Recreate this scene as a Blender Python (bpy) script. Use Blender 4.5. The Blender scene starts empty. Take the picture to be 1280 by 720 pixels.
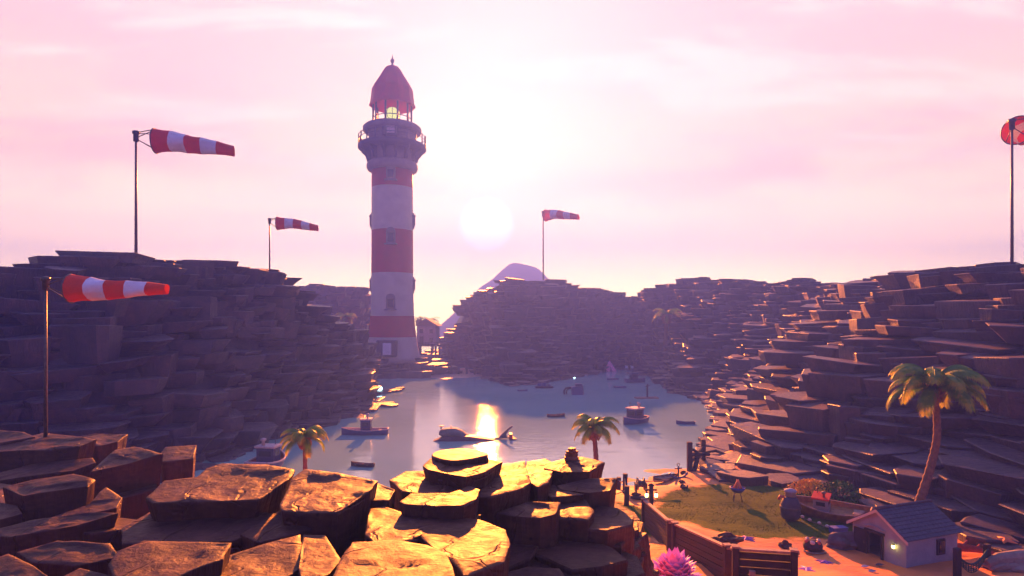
import bpy, bmesh, math, random
from mathutils import Vector, Matrix, noise
R = math.radians
PI = math.pi
random.seed(7)
F = 763.0          # focal length in photo pixels (1280 wide)
H = 18.0           # eye height above the water
sc = bpy.context.scene
C = sc.collection

# ---------------------------------------------------------------- camera
cam = bpy.data.objects.new('camera', bpy.data.cameras.new('camera'))
C.objects.link(cam)
cam.location = (0, 0, H)
cam.rotation_euler = (R(90), 0, 0)
cam.data.sensor_width = 36.0
cam.data.lens = 36.0 * F / 1280.0
cam.data.shift_y = 40.0 / 1280.0
cam.data.clip_start = 0.1
cam.data.clip_end = 20000
sc.camera = cam

# ---------------------------------------------------------------- light
SUN_EL = R(15.0); SUN_AZ = R(-2.4)       # azimuth measured from +Y towards +X
DISC_EL = R(8.8)
sc.view_settings.view_transform = 'Standard'
sc.view_settings.look = 'None'
sc.view_settings.gamma = 1.0
sc.view_settings.exposure = 3.55
sc.cycles.use_denoising = True
try:
    sc.cycles.denoiser = 'OPENIMAGEDENOISE'
except Exception:
    pass
sc.cycles.max_bounces = 6
sc.cycles.diffuse_bounces = 3
sc.cycles.glossy_bounces = 3
sc.cycles.volume_bounces = 0
sc.cycles.transmission_bounces = 3
sc.cycles.transparent_max_bounces = 6
sc.cycles.sample_clamp_indirect = 3.0

sun = bpy.data.objects.new('sun', bpy.data.lights.new('sun', 'SUN'))
C.objects.link(sun)
sun.data.energy = 4.7
sun.data.angle = R(0.9)
sun.data.color = (1.0, 0.24, 0.035)
sd = Vector((math.sin(SUN_AZ) * math.cos(SUN_EL), math.cos(SUN_AZ) * math.cos(SUN_EL), math.sin(SUN_EL)))
sun.rotation_euler = sd.to_track_quat('Z', 'Y').to_euler()
sun.location = sd * 100

world = bpy.data.worlds.new('World')
sc.world = world
world.use_nodes = True
nt = world.node_tree
for n in list(nt.nodes):
    nt.nodes.remove(n)

class NT:
    """small helper for building node trees"""
    def __init__(s, tree): s.t = tree
    def n(s, typ, **kw):
        nd = s.t.nodes.new(typ)
        for k, v in kw.items():
            setattr(nd, k, v)
        return nd
    def l(s, a, b): s.t.links.new(a, b)
    def val(s, x):
        return x
    def put(s, sock, v):
        if isinstance(v, bpy.types.NodeSocket): s.l(v, sock)
        else: sock.default_value = v
    def math(s, op, a, b=None, clamp=False):
        m = s.n('ShaderNodeMath', operation=op, use_clamp=clamp)
        s.put(m.inputs[0], a)
        if b is not None: s.put(m.inputs[1], b)
        return m.outputs[0]
    def vmath(s, op, a, b=None, out=0):
        m = s.n('ShaderNodeVectorMath', operation=op)
        s.put(m.inputs[0], a)
        if b is not None: s.put(m.inputs[1], b)
        return m.outputs[out]
    def ramp(s, fac, stops, interp='LINEAR'):
        r = s.n('ShaderNodeValToRGB')
        r.color_ramp.interpolation = interp
        e = r.color_ramp.elements
        e[0].position = stops[0][0]; e[0].color = (*stops[0][1], 1)
        e[1].position = stops[-1][0]; e[1].color = (*stops[-1][1], 1)
        for p, c in stops[1:-1]:
            x = e.new(p); x.color = (*c, 1)
        s.put(r.inputs[0], fac)
        return r.outputs[0]
    def mix(s, fac, a, b, typ='MIX'):
        m = s.n('ShaderNodeMix', data_type='RGBA', blend_type=typ)
        s.put(m.inputs[0], fac)
        s.put(m.inputs[6], a if isinstance(a, bpy.types.NodeSocket) else (*a, 1))
        s.put(m.inputs[7], b if isinstance(b, bpy.types.NodeSocket) else (*b, 1))
        return m.outputs[2]
    def noise(s, vec, scale, detail=4, rough=0.55, dist=0.0):
        n = s.n('ShaderNodeTexNoise')
        n.inputs['Scale'].default_value = scale
        n.inputs['Detail'].default_value = detail
        n.inputs['Roughness'].default_value = rough
        n.inputs['Distortion'].default_value = dist
        if vec is not None: s.l(vec, n.inputs['Vector'])
        return n.outputs[0]
    def mapping(s, vec, scale=(1, 1, 1), loc=(0, 0, 0)):
        m = s.n('ShaderNodeMapping')
        m.inputs['Scale'].default_value = scale
        m.inputs['Location'].default_value = loc
        s.l(vec, m.inputs['Vector'])
        return m.outputs[0]
    def mrange(s, v, a, b, c=0.0, d=1.0, smooth=False):
        m = s.n('ShaderNodeMapRange')
        if smooth: m.interpolation_type = 'SMOOTHSTEP'
        s.put(m.inputs[0], v)
        for i, x in enumerate((a, b, c, d)): m.inputs[1 + i].default_value = x
        return m.outputs[0]

W = NT(nt)
tc = W.n('ShaderNodeTexCoord')
D = W.vmath('NORMALIZE', tc.outputs['Generated'])
sep = W.n('ShaderNodeSeparateXYZ'); W.l(D, sep.inputs[0])
dx, dy, dz = sep.outputs
disc = Vector((math.sin(SUN_AZ) * math.cos(DISC_EL), math.cos(SUN_AZ) * math.cos(DISC_EL), math.sin(DISC_EL)))
cosd = W.vmath('DOT_PRODUCT', D, tuple(disc), out=1)
ang = W.math('ARCCOSINE', W.math('MINIMUM', cosd, 0.999999))
sky = W.ramp(W.math('MAXIMUM', dz, 0.0), [
    (0.00, (7.20, 4.70, 1.60)), (0.06, (5.60, 3.60, 1.40)), (0.13, (2.80, 1.85, 0.90)),
    (0.22, (1.42, 0.93, 0.52)), (0.36, (1.00, 0.61, 0.48)), (0.50, (0.96, 0.53, 0.47)),
    (0.70, (0.45, 0.40, 1.05)), (1.0, (0.22, 0.24, 0.85))])
glow = W.math('POWER', W.mrange(ang, 0.0, 0.55, 1.0, 0.0), 1.4)
sky = W.mix(W.math('MULTIPLY', glow, 0.40), sky, (1.30, 1.00, 0.62))
# clouds: long soft streaks, projected on a high flat layer
den = W.math('ADD', W.math('MAXIMUM', dz, 0.0), 0.16)
cx = W.math('DIVIDE', dx, den); cy = W.math('DIVIDE', dy, den)
comb = W.n('ShaderNodeCombineXYZ'); W.l(cx, comb.inputs[0]); W.l(cy, comb.inputs[1])
cv = comb.outputs[0]
c1 = W.noise(W.mapping(cv, (0.75, 1.15, 1), (3.1, 0.7, 0)), 1.5, 7, 0.58, 0.5)
c2 = W.noise(W.mapping(cv, (0.5, 1.4, 1), (9.1, 4.7, 0)), 2.6, 6, 0.6, 0.3)
hf = W.mrange(dz, 0.10, 0.26, 0.0, 1.0, True)
m1 = W.math('MULTIPLY', W.mrange(c1, 0.42, 0.66, 0, 0.65, True), hf)
m2 = W.math('MULTIPLY', W.mrange(c2, 0.50, 0.66, 0, 0.40, True), hf)
sky = W.mix(m1, sky, W.mix(glow, (1.05, 0.58, 0.50), (1.25, 0.90, 0.58)))
sky = W.mix(m2, sky, W.mix(glow, (1.30, 1.08, 0.78), (1.15, 0.80, 0.60)))
# away from the sunset the sky is dim and violet
back = W.mrange(dy, -0.1, 0.75, 0.05, 1.0, True)
sky = W.mix(back, (0.10, 0.14, 0.45), sky)
# disc of the sun
dm = W.mrange(ang, R(1.9), R(2.7), 1.0, 0.0, True)
halo = W.math('POWER', W.mrange(ang, 0.0, 0.22, 1.0, 0.0), 3.0)
sky = W.mix(W.math('MULTIPLY', halo, 0.3), sky, (1.3, 1.15, 0.85))
sky = W.mix(dm, sky, (2.1, 1.9, 1.5))
nish = W.n('ShaderNodeTexSky', sky_type='NISHITA')
nish.sun_disc = False
nish.sun_elevation = SUN_EL
nish.sun_rotation = SUN_AZ
nish.air_density = 1.5; nish.dust_density = 4.0
b1 = W.n('ShaderNodeBackground'); W.l(sky, b1.inputs[0]); b1.inputs[1].default_value = 0.14
b2 = W.n('ShaderNodeBackground'); W.l(W.mix(1.0, nish.outputs[0], (1.0, 0.6, 0.8), 'MULTIPLY'), b2.inputs[0]); b2.inputs[1].default_value = 0.0015
add = W.n('ShaderNodeAddShader'); W.l(b1.outputs[0], add.inputs[0]); W.l(b2.outputs[0], add.inputs[1])
wo = W.n('ShaderNodeOutputWorld'); W.l(add.outputs[0], wo.inputs[0])

# ---------------------------------------------------------------- helpers
def px(x, y, d):
    """world point seen at photo pixel (x, y) at distance d along the view axis"""
    return Vector(((x - 640) / F * d, d, H - (y - 400) / F * d))
def onz(x, y, z):
    return px(x, y, (H - z) * F / (y - 400))

def tag(o, label=None, cat=None, group=None, kind=None):
    if label: o['label'] = label
    if cat: o['category'] = cat
    if group: o['group'] = group
    if kind: o['kind'] = kind
    return o
def empty(name, loc, rz=0, **kw):
    o = bpy.data.objects.new(name, None); C.objects.link(o)
    o.location = loc; o.rotation_euler = (0, 0, rz); o.empty_display_size = 0.3
    return tag(o, **kw)
def copy_tree(o, parent=None):
    c = o.copy(); C.objects.link(c)
    if parent: c.parent = parent
    for ch in [x for x in C.objects if x.parent == o]:
        copy_tree(ch, c)
    return c

class MB:
    """mesh collector"""
    def __init__(s): s.v = []; s.f = []; s.m = []; s.sm = []
    def add(s, vs, fs, mi=0, smooth=False):
        b = len(s.v); s.v += [Vector(v) for v in vs]
        for f in fs:
            s.f.append([b + i for i in f]); s.m.append(mi); s.sm.append(smooth)
        return s
    def box(s, c, d, rz=0, mi=0, M=None):
        hx, hy, hz = d[0] / 2, d[1] / 2, d[2] / 2
        T = Matrix.Translation(c) @ (M if M else Matrix.Rotation(rz, 4, 'Z'))
        e = min(hx, hy, hz) * 0.18
        vs = []
        # chamfered box: 24 verts
        for sx in (-1, 1):
            for sy in (-1, 1):
                for sz in (-1, 1):
                    vs.append(T @ Vector((sx * hx, sy * (hy - e), sz * (hz - e))))
                    vs.append(T @ Vector((sx * (hx - e), sy * hy, sz * (hz - e))))
                    vs.append(T @ Vector((sx * (hx - e), sy * (hy - e), sz * hz)))
        bm = bmesh.new()
        for v in vs: bm.verts.new(v)
        r = bmesh.ops.convex_hull(bm, input=bm.verts[:])
        bm.verts.ensure_lookup_table(); bm.verts.index_update()
        b = len(s.v)
        for v in bm.verts: s.v.append(v.co.copy())
        for f in bm.faces:
            s.f.append([b + v.index for v in f.verts]); s.m.append(mi); s.sm.append(False)
        bm.free()
        return s
    def tube(s, path, rad, n=8, mi=0, smooth=True, cap=True):
        pts = [Vector(p) for p in path]
        rs = rad if isinstance(rad, (list, tuple)) else [rad] * len(pts)
        b = len(s.v); prev = None
        for i, p in enumerate(pts):
            t = (pts[min(i + 1, len(pts) - 1)] - pts[max(i - 1, 0)]).normalized()
            if prev is None:
                a = Vector((0, 0, 1)) if abs(t.z) < 0.9 else Vector((1, 0, 0))
                u = t.cross(a).normalized()
            else:
                u = (prev - t * prev.dot(t)).normalized()
            prev = u; w = t.cross(u)
            for k in range(n):
                q = 2 * PI * k / n
                s.v.append(p + (u * math.cos(q) + w * math.sin(q)) * rs[i])
        for i in range(len(pts) - 1):
            for k in range(n):
                k2 = (k + 1) % n
                s.f.append([b + i * n + k, b + i * n + k2, b + (i + 1) * n + k2, b + (i + 1) * n + k]); s.m.append(mi); s.sm.append(smooth)
        if cap:
            s.f.append([b + k for k in range(n)][::-1]); s.m.append(mi); s.sm.append(False)
            e = b + (len(pts) - 1) * n
            s.f.append([e + k for k in range(n)]); s.m.append(mi); s.sm.append(False)
        return s
    def lathe(s, prof, n=24, c=(0, 0, 0), mi=0, smooth=True, ph=0, cap=True, T=None):
        b = len(s.v); c = Vector(c)
        for (r, z) in prof:
            for k in range(n):
                q = 2 * PI * k / n + ph
                v = Vector((r * math.cos(q), r * math.sin(q), z))
                s.v.append((T @ v if T else v) + c)
        for i in range(len(prof) - 1):
            m = mi[i] if isinstance(mi, (list, tuple)) else mi
            for k in range(n):
                k2 = (k + 1) % n
                s.f.append([b + i * n + k, b + i * n + k2, b + (i + 1) * n + k2, b + (i + 1) * n + k]); s.m.append(m); s.sm.append(smooth)
        if cap:
            m0 = mi[0] if isinstance(mi, (list, tuple)) else mi
            m9 = mi[-1] if isinstance(mi, (list, tuple)) else mi
            if prof[0][0] > 1e-4:
                s.f.append([b + k for k in range(n)][::-1]); s.m.append(m0); s.sm.append(False)
            if prof[-1][0] > 1e-4:
                e = b + (len(prof) - 1) * n
                s.f.append([e + k for k in range(n)]); s.m.append(m9); s.sm.append(False)
        return s
    def prism(s, poly, z0, z1, mi=0, T=None):
        n = len(poly)
        vs = [Vector((p[0], p[1], z0)) for p in poly] + [Vector((p[0], p[1], z1)) for p in poly]
        if T: vs = [T @ v for v in vs]
        fs = [list(range(n))[::-1], list(range(n, 2 * n))] + [[i, (i + 1) % n, n + (i + 1) % n, n + i] for i in range(n)]
        return s.add(vs, fs, mi)
    def blob(s, c, r, rnd, nz=0.25, sub=2, mi=0, squash=(1, 1, 1), sc_=1.0):
        bm = bmesh.new(); bmesh.ops.create_icosphere(bm, subdivisions=sub, radius=1)
        b = len(s.v); off = Vector((rnd * 13.1, rnd * 7.7, rnd * 3.3))
        for v in bm.verts:
            k = 1 + nz * noise.noise(v.co * 1.4 * sc_ + off) * 2
            s.v.append(Vector(c) + Vector((v.co.x * squash[0], v.co.y * squash[1], v.co.z * squash[2])) * r * k)
        for f in bm.faces:
            s.f.append([b + v.index for v in f.verts]); s.m.append(mi); s.sm.append(False)
        bm.free(); return s
    def build(s, name, mats, parent=None, recalc=True):
        me = bpy.data.meshes.new(name)
        me.from_pydata([tuple(v) for v in s.v], [], s.f)
        if not isinstance(mats, (list, tuple)): mats = [mats]
        for m in mats: me.materials.append(m)
        me.polygons.foreach_set('material_index', s.m)
        me.polygons.foreach_set('use_smooth', s.sm)
        if recalc:
            bm = bmesh.new(); bm.from_mesh(me)
            bmesh.ops.recalc_face_normals(bm, faces=bm.faces[:])
            bm.to_mesh(me); bm.free()
        me.update()
        o = bpy.data.objects.new(name, me); C.objects.link(o)
        if parent: o.parent = parent
        return o

# ---------------------------------------------------------------- materials
def newmat(name):
    m = bpy.data.materials.new(name); m.use_nodes = True
    t = NT(m.node_tree)
    bs = m.node_tree.nodes['Principled BSDF']
    return m, t, bs
def simple(name, col, rough=0.7, var=0.25, scale=3.0, bump=0.0, metal=0.0, spec=0.3, bscale=None, sub=None):
    m, t, bs = newmat(name)
    g = t.n('ShaderNodeTexCoord').outputs['Object']
    n = t.noise(g, scale, 5)
    lo = tuple(c * (1 - var) for c in col); hi = tuple(min(1, c * (1 + var)) for c in col)
    t.l(t.ramp(n, [(0.3, lo), (0.7, hi)]), bs.inputs['Base Color'])
    t.put(bs.inputs['Roughness'], t.mrange(n, 0.2, 0.8, max(0.05, rough - 0.12), min(1, rough + 0.12)))
    bs.inputs['Metallic'].default_value = metal
    bs.inputs['Specular IOR Level'].default_value = spec
    if bump:
        b = t.n('ShaderNodeBump'); b.inputs['Strength'].default_value = 0.8; b.inputs['Distance'].default_value = bump
        t.l(t.noise(g, bscale or scale * 4, 5), b.inputs['Height']); t.l(b.outputs[0], bs.inputs['Normal'])
    return m
def emis(name, col, st):
    m, t, bs = newmat(name)
    bs.inputs['Base Color'].default_value = (*col, 1)
    bs.inputs['Emission Color'].default_value = (*col, 1)
    bs.inputs['Emission Strength'].default_value = st
    return m
def rockmat(name, c0, c1, c2, rough, spec, bdist, cracks=False):
    m, t, bs = newmat(name)
    g = t.n('ShaderNodeTexCoord').outputs['Object']
    nrm = t.n('ShaderNodeNewGeometry').outputs['Normal']
    n1 = t.noise(g, 0.35, 6, 0.6, 0.4)
    n2 = t.noise(t.mapping(g, (1, 1, 3.0)), 2.2, 8, 0.65)
    col = t.ramp(n1, [(0.3, c0), (0.5, c1), (0.72, c2)])
    col = t.mix(t.mrange(n2, 0.35, 0.7, 0, 0.55), col, c0)
    pit = t.n('ShaderNodeTexVoronoi'); pit.inputs['Scale'].default_value = 1.7; t.l(g, pit.inputs['Vector'])
    pm = t.mrange(pit.outputs[0], 0.04, 0.12, 1, 0)
    col = t.mix(t.math('MULTIPLY', pm, 0.6), col, tuple(c * 0.4 for c in c0))
    t.l(col, bs.inputs['Base Color'])
    t.put(bs.inputs['Roughness'], t.mrange(n2, 0.3, 0.7, rough - 0.09, rough + 0.12))
    bs.inputs['Specular IOR Level'].default_value = spec
    # streaky columns on the sides, soft worn relief on the tops
    side = t.noise(t.mapping(g, (2.6, 2.6, 0.22)), 1.6, 5, 0.6)
    sp = t.n('ShaderNodeSeparateXYZ'); t.l(nrm, sp.inputs[0])
    up = t.mrange(sp.outputs[2], 0.5, 0.85, 0, 1)
    brush = t.noise(t.mapping(g, (1.0, 1.7, 1)), 3.5, 9, 0.7, 0.3)
    topn = t.math('ADD', t.math('MULTIPLY', t.noise(g, 0.9, 9, 0.66), 0.75), t.math('MULTIPLY', brush, 0.25))
    hgt = t.math('ADD', t.math('MULTIPLY', t.math('SUBTRACT', 1.0, up), t.math('MULTIPLY', side, .7)), t.math('MULTIPLY', up, topn))
    hgt = t.math('SUBTRACT', hgt, t.math('MULTIPLY', pm, 0.05))
    if cracks:
        wv = t.vmath('ADD', g, t.vmath('SCALE', t.n('ShaderNodeTexNoise').outputs['Color'], None) if False else t.vmath('MULTIPLY', t.mix(1.0, (0, 0, 0), t.ramp(t.noise(g, .8, 3), [(0, (0, 0, 0)), (1, (1, .6, .3))])), (1.6, 1.6, 0.2)))
        v = t.n('ShaderNodeTexVoronoi', feature='DISTANCE_TO_EDGE'); v.inputs['Scale'].default_value = 0.42; t.l(wv, v.inputs['Vector'])
        gate = t.mrange(t.noise(g, 0.5, 2), 0.48, 0.56, 0, 1)
        cr_ = t.math('MULTIPLY', t.mrange(v.outputs['Distance'], 0.0, 0.022, 1, 0, True), gate)
        ridge = t.math('MULTIPLY', t.mrange(v.outputs['Distance'], 0.0, 0.10, 1, 0, True), gate)
        hgt = t.math('ADD', hgt, t.math('MULTIPLY', ridge, 0.22))
        hgt = t.math('SUBTRACT', hgt, t.math('MULTIPLY', cr_, 0.45))
    b = t.n('ShaderNodeBump'); b.inputs['Strength'].default_value = 0.9; b.inputs['Distance'].default_value = bdist
    t.l(hgt, b.inputs['Height']); t.l(b.outputs[0], bs.inputs['Normal'])
    return m

ROCK = rockmat('slab_rock', (0.04, 0.019, 0.018), (0.085, 0.035, 0.026), (0.155, 0.066, 0.042), 0.50, 0.13, 0.16, True)
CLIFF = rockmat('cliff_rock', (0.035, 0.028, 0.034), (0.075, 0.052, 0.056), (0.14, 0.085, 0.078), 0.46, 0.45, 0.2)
WHITE = simple('white_paint', (0.54, 0.44, 0.36), 0.6, 0.12, 0.4, 0.02)
RED = simple('red_paint', (0.44, 0.006, 0.016), 0.6, 0.15, 0.4, 0.02)
ROOFRED = simple('dark_red_roof', (0.48, 0.010, 0.012), 0.6, 0.2, 0.5, 0.02)
STONE = simple('grey_stone', (0.22, 0.17, 0.17), 0.8, 0.2, 0.6, 0.05)
DARKST = simple('dark_stone', (0.09, 0.07, 0.08), 0.8, 0.2, 0.6, 0.05)
METAL = simple('dark_metal', (0.10, 0.09, 0.09), 0.45, 0.3, 6, 0.0, 0.7)
STEEL = simple('pole_steel', (0.12, 0.10, 0.10), 0.45, 0.3, 8, 0.0, 0.6)
def cloth(name, col):
    m = simple(name, col, 0.8, 0.12, 2, 0.02)
    t = NT(m.node_tree); bs = m.node_tree.nodes['Principled BSDF']; out = m.node_tree.nodes['Material Output']
    tr = t.n('ShaderNodeBsdfTranslucent'); tr.inputs[0].default_value = (*col, 1)
    ms = t.n('ShaderNodeMixShader'); ms.inputs[0].default_value = 0.1
    t.l(bs.outputs[0], ms.inputs[1]); t.l(tr.outputs[0], ms.inputs[2]); t.l(ms.outputs[0], out.inputs[0])
    return m
SOCKR = cloth('orange_red_cloth', (0.70, 0.06, 0.035))
SOCKW = cloth('white_cloth', (0.72, 0.70, 0.76))
WOOD = simple('dark_wood', (0.035, 0.024, 0.024), 0.75, 0.35, 3, 0.03)
WOODL = simple('bleached_wood', (0.28, 0.19, 0.14), 0.75, 0.3, 3, 0.03)
WOODY = simple('varnished_wood', (0.30, 0.15, 0.05), 0.5, 0.3, 3, 0.02)
SLATE = simple('slate_roof', (0.075, 0.075, 0.095), 0.6, 0.35, 5, 0.03)
PLASTER = simple('white_plaster', (0.27, 0.29, 0.33), 0.85, 0.12, 1.5, 0.03)
BARK = simple('palm_bark', (0.20, 0.11, 0.06), 0.85, 0.35, 4, 0.05)
BLUEH = simple('blue_hull_paint', (0.06, 0.085, 0.20), 0.5, 0.25, 2, 0.0)
CABIN = simple('navy_cabin_paint', (0.05, 0.06, 0.14), 0.5, 0.2, 2, 0.0)
REDH = simple('red_hull_paint', (0.40, 0.07, 0.06), 0.5, 0.25, 2, 0.0)
PALE = simple('pale_deck', (0.55, 0.42, 0.38), 0.6, 0.15, 2, 0.0)
GLASSD = simple('dark_glass', (0.02, 0.025, 0.04), 0.1, 0.1, 2, 0.0, spec=0.6)
ROPE = simple('rope', (0.22, 0.17, 0.12), 0.9, 0.2, 20, 0.0)
NET = simple('green_net', (0.035, 0.075, 0.06), 0.9, 0.3, 20, 0.0)
MOSS = simple('mossy_metal', (0.14, 0.15, 0.13), 0.7, 0.45, 0.8, 0.04)
PINK = simple('pink_coral', (0.95, 0.36, 0.62), 0.55, 0.15, 2, 0.0)
PURPLE = simple('purple_skin', (0.30, 0.10, 0.38), 0.7, 0.2, 4, 0.0)
ORANGE = simple('orange_skin', (0.75, 0.22, 0.08), 0.6, 0.2, 4, 0.0)
BUSHY = simple('yellow_leaves', (0.62, 0.36, 0.03), 0.7, 0.5, 2, 0.0)
BUSHG = simple('green_leaves', (0.05, 0.14, 0.025), 0.7, 0.5, 2, 0.0)
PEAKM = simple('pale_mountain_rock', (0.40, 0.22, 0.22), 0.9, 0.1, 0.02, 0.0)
CORALR = simple('red_driftwood', (0.26, 0.035, 0.03), 0.7, 0.3, 3, 0.03)
LOG = simple('pale_log', (0.24, 0.19, 0.15), 0.8, 0.25, 2, 0.05)
BLUEC = simple('blue_crate_paint', (0.05, 0.07, 0.30), 0.6, 0.2, 3, 0.0)
LAMPY = emis('lit_yellow_glass', (1.0, 0.78, 0.18), 1.2)
LAMPB = emis('lit_blue_white_glass', (0.55, 0.95, 1.0), 0.9)
LAMPL = emis('lighthouse_lamp_glass', (0.9, 0.95, 0.28), 0.10)

def leafmat():
    m, t, bs = newmat('palm_leaf')
    at = t.n('ShaderNodeAttribute', attribute_name='along')
    nz = t.noise(t.n('ShaderNodeTexCoord').outputs['Object'], 1.6, 4)
    f = t.math('ADD', at.outputs['Fac'], t.mrange(nz, 0.3, 0.7, -0.25, 0.25))
    col = t.ramp(f, [(0.2, (0.05, 0.16, 0.015)), (0.75, (0.14, 0.32, 0.02)), (1.0, (0.42, 0.42, 0.03))])
    t.l(col, bs.inputs['Base Color']); bs.inputs['Roughness'].default_value = 0.5
    tr = t.n('ShaderNodeBsdfTranslucent'); t.l(t.mix(1.0, col, (1.0, 0.9, 0.35), 'MULTIPLY'), tr.inputs[0])
    ms = t.n('ShaderNodeMixShader'); ms.inputs[0].default_value = 0.45
    out = m.node_tree.nodes['Material Output']
    t.l(bs.outputs[0], ms.inputs[1]); t.l(tr.outputs[0], ms.inputs[2]); t.l(ms.outputs[0], out.inputs[0])
    return m
LEAF = leafmat()

def watermat():
    m, t, bs = newmat('lagoon_water')
    g = t.n('ShaderNodeTexCoord').outputs['Object']
    n0 = t.noise(g, 0.03, 4)
    t.l(t.ramp(n0, [(0.35, (0.24, 0.48, 0.42)), (0.65, (0.32, 0.56, 0.48))]), bs.inputs['Base Color'])
    bs.inputs['Roughness'].default_value = 0.035
    bs.inputs['IOR'].default_value = 2.7
    bs.inputs['Specular IOR Level'].default_value = 0.9
    w1 = t.noise(t.mapping(g, (0.45, 1.3, 1)), 0.9, 5, 0.55, 0.3)
    w2 = t.noise(t.mapping(g, (0.8, 1.6, 1)), 0.12, 3, 0.5)
    h = t.math('ADD', t.math('MULTIPLY', w1, 0.11), t.math('MULTIPLY', w2, 0.16))
    b = t.n('ShaderNodeBump'); b.inputs['Strength'].default_value = 0.5; b.inputs['Distance'].default_value = 0.6
    t.l(h, b.inputs['Height']); t.l(b.outputs[0], bs.inputs['Normal'])
    return m
WATER = watermat()

def groundmat():
    m, t, bs = newmat('sand_and_lawn')
    g = t.n('ShaderNodeTexCoord').outputs['Object']
    at = t.n('ShaderNodeAttribute', attribute_name='lawn')
    n1 = t.noise(g, 0.5, 6, 0.6); n2 = t.noise(g, 5, 6, 0.65)
    sand = t.ramp(n1, [(0.3, (0.56, 0.17, 0.04)), (0.7, (0.72, 0.25, 0.065))])
    grs = t.ramp(n2, [(0.3, (0.03, 0.07, 0.003)), (0.7, (0.085, 0.115, 0.004))])
    f = t.mrange(t.math('ADD', at.outputs['Fac'], t.mrange(n1, 0.3, 0.7, -0.25, 0.25)), 0.35, 0.7, 0, 1, True)
    t.l(t.mix(f, sand, grs), bs.inputs['Base Color'])
    t.l(t.mrange(f, 0, 1, 0.66, 0.9), bs.inputs['Roughness']); t.l(t.mrange(f, 0, 1, 0.4, 0.05), bs.inputs['Specular IOR Level'])
    b = t.n('ShaderNodeBump'); b.inputs['Strength'].default_value = 0.7; b.inputs['Distance'].default_value = 0.12
    t.l(t.math('ADD', t.noise(t.mapping(g, (0.7, 1.6, 1)), 1.6, 6), t.math('MULTIPLY', n2, 0.3)), b.inputs['Height']); t.l(b.outputs[0], bs.inputs['Normal'])
    return m
GROUND = groundmat()

# ---------------------------------------------------------------- structure: water, terrain
wm = MB().add([(-720, -160, 0), (720, -160, 0), (720, 890, 0), (-720, 890, 0)], [[0, 1, 2, 3]])
tag(wm.build('water', WATER, recalc=False), kind='structure')

GCP = [  # control points of the beach terrain (X, Y, Z)
    (13.3, 67.6, 0), (22.7, 77.6, 0), (18, 73, 0), (17, 78, -1.2), (8, 72, -1.2), (0, 66, -1.0), (6, 64, 0.0), (-12, 62, -1), (-30, 66, -1.5),
    (26, 84, -0.5), (30, 78, 1.0), (28, 70, 1.0), (22, 68, 0.9), (15, 60, 1.1), (22, 56, 1.2), (28, 56, 1.2), (26, 50, 1.3), (20, 50, 1.3),
    (34, 58, 1.4), (36, 48, 1.5), (26, 43, 1.5), (31, 42, 1.5), (27, 38, 1.6), (33, 36, 1.8), (20, 43, 1.6), (17, 41, 1.9), (15, 38, 2.6),
    (9.7, 44, 2.8), (9.7, 37, 3.8), (10.4, 31, 5.0), (12.5, 27, 5.9), (9, 26, 6.0), (6.3, 30, 5.8), (13.8, 31, 4.2), (18, 33, 2.8), (20, 27, 3.5),
    (10, 52, 1.4), (8, 58, 0.8), (0, 50, 1.0), (4, 42, 2.5), (-12, 46, 1.0), (-26, 48, 0.8), (-20, 36, 3), (2, 34, 5.0), (-6, 34, 5), (4, 24, 8), (0, 16, 9.5), (8, 14, 8), (-12, 18, 9.5), (-24, 24, 8), (16, 14, 6), (26, 20, 4), (40, 30, 3), (-36, 40, 2), (-10, 4, 10), (10, 2, 9), (-44, 60, -1), (-48, 96, -1.5), (-30, 92, -1.5), (-12, 92, -1.5), (4, 92, -1.5), (16, 92, -1.5), (-40, 78, -1.5), (-20, 76, -1.5), (0, 76, -1.5), (10, 82, -1.5), (24, 94, -1.2), (46, 92, 1), (46, 70, 1.2)]
def ground_z(x, y):
    a = b = 0.0
    for (cx_, cy_, cz_) in GCP:
        w = 1.0 / ((x - cx_) ** 2 + (y - cy_) ** 2 + 0.6) ** 1.9
        a += w * cz_; b += w
    return a / b
def lawn(x, y):
    # rough lens behind the fence, running under the boat
    u = (x - 22.0) / 9.5; v = (y - 54.5 - 0.12 * (x - 22)) / 9.0
    f = 1.0 - (u * u + v * v)
    f2 = 1.0 - (((x - 9.6) / 2.2) ** 2 + ((y - 50) / 7.5) ** 2)
    f3 = 1.0 - (((x - 29) / 6) ** 2 + ((y - 51) / 5.0) ** 2)
    return max(0, min(1, 0.5 + 1.3 * max(f, f2, f3)))
NX, NY = 150, 150
gx0, gx1, gy0, gy1 = -50, 48, 0, 96
gm = MB(); gv = []; lw = []
for j in range(NY + 1):
    for i in range(NX + 1):
        x = gx0 + (gx1 - gx0) * i / NX; y = gy0 + (gy1 - gy0) * j / NY
        z = ground_z(x, y) + 0.10 * noise.noise(Vector((x * 0.5, y * 0.5, 0)))
        gv.append((x, y, z)); lw.append(lawn(x, y))
gm.add(gv, [[j * (NX + 1) + i, j * (NX + 1) + i + 1, (j + 1) * (NX + 1) + i + 1, (j + 1) * (NX + 1) + i] for j in range(NY) for i in range(NX)], smooth=True)
go = gm.build('ground', GROUND, recalc=False)
ca = go.data.attributes.new('lawn', 'FLOAT', 'POINT'); ca.data.foreach_set('value', lw)
tag(go, kind='structure')

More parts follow.
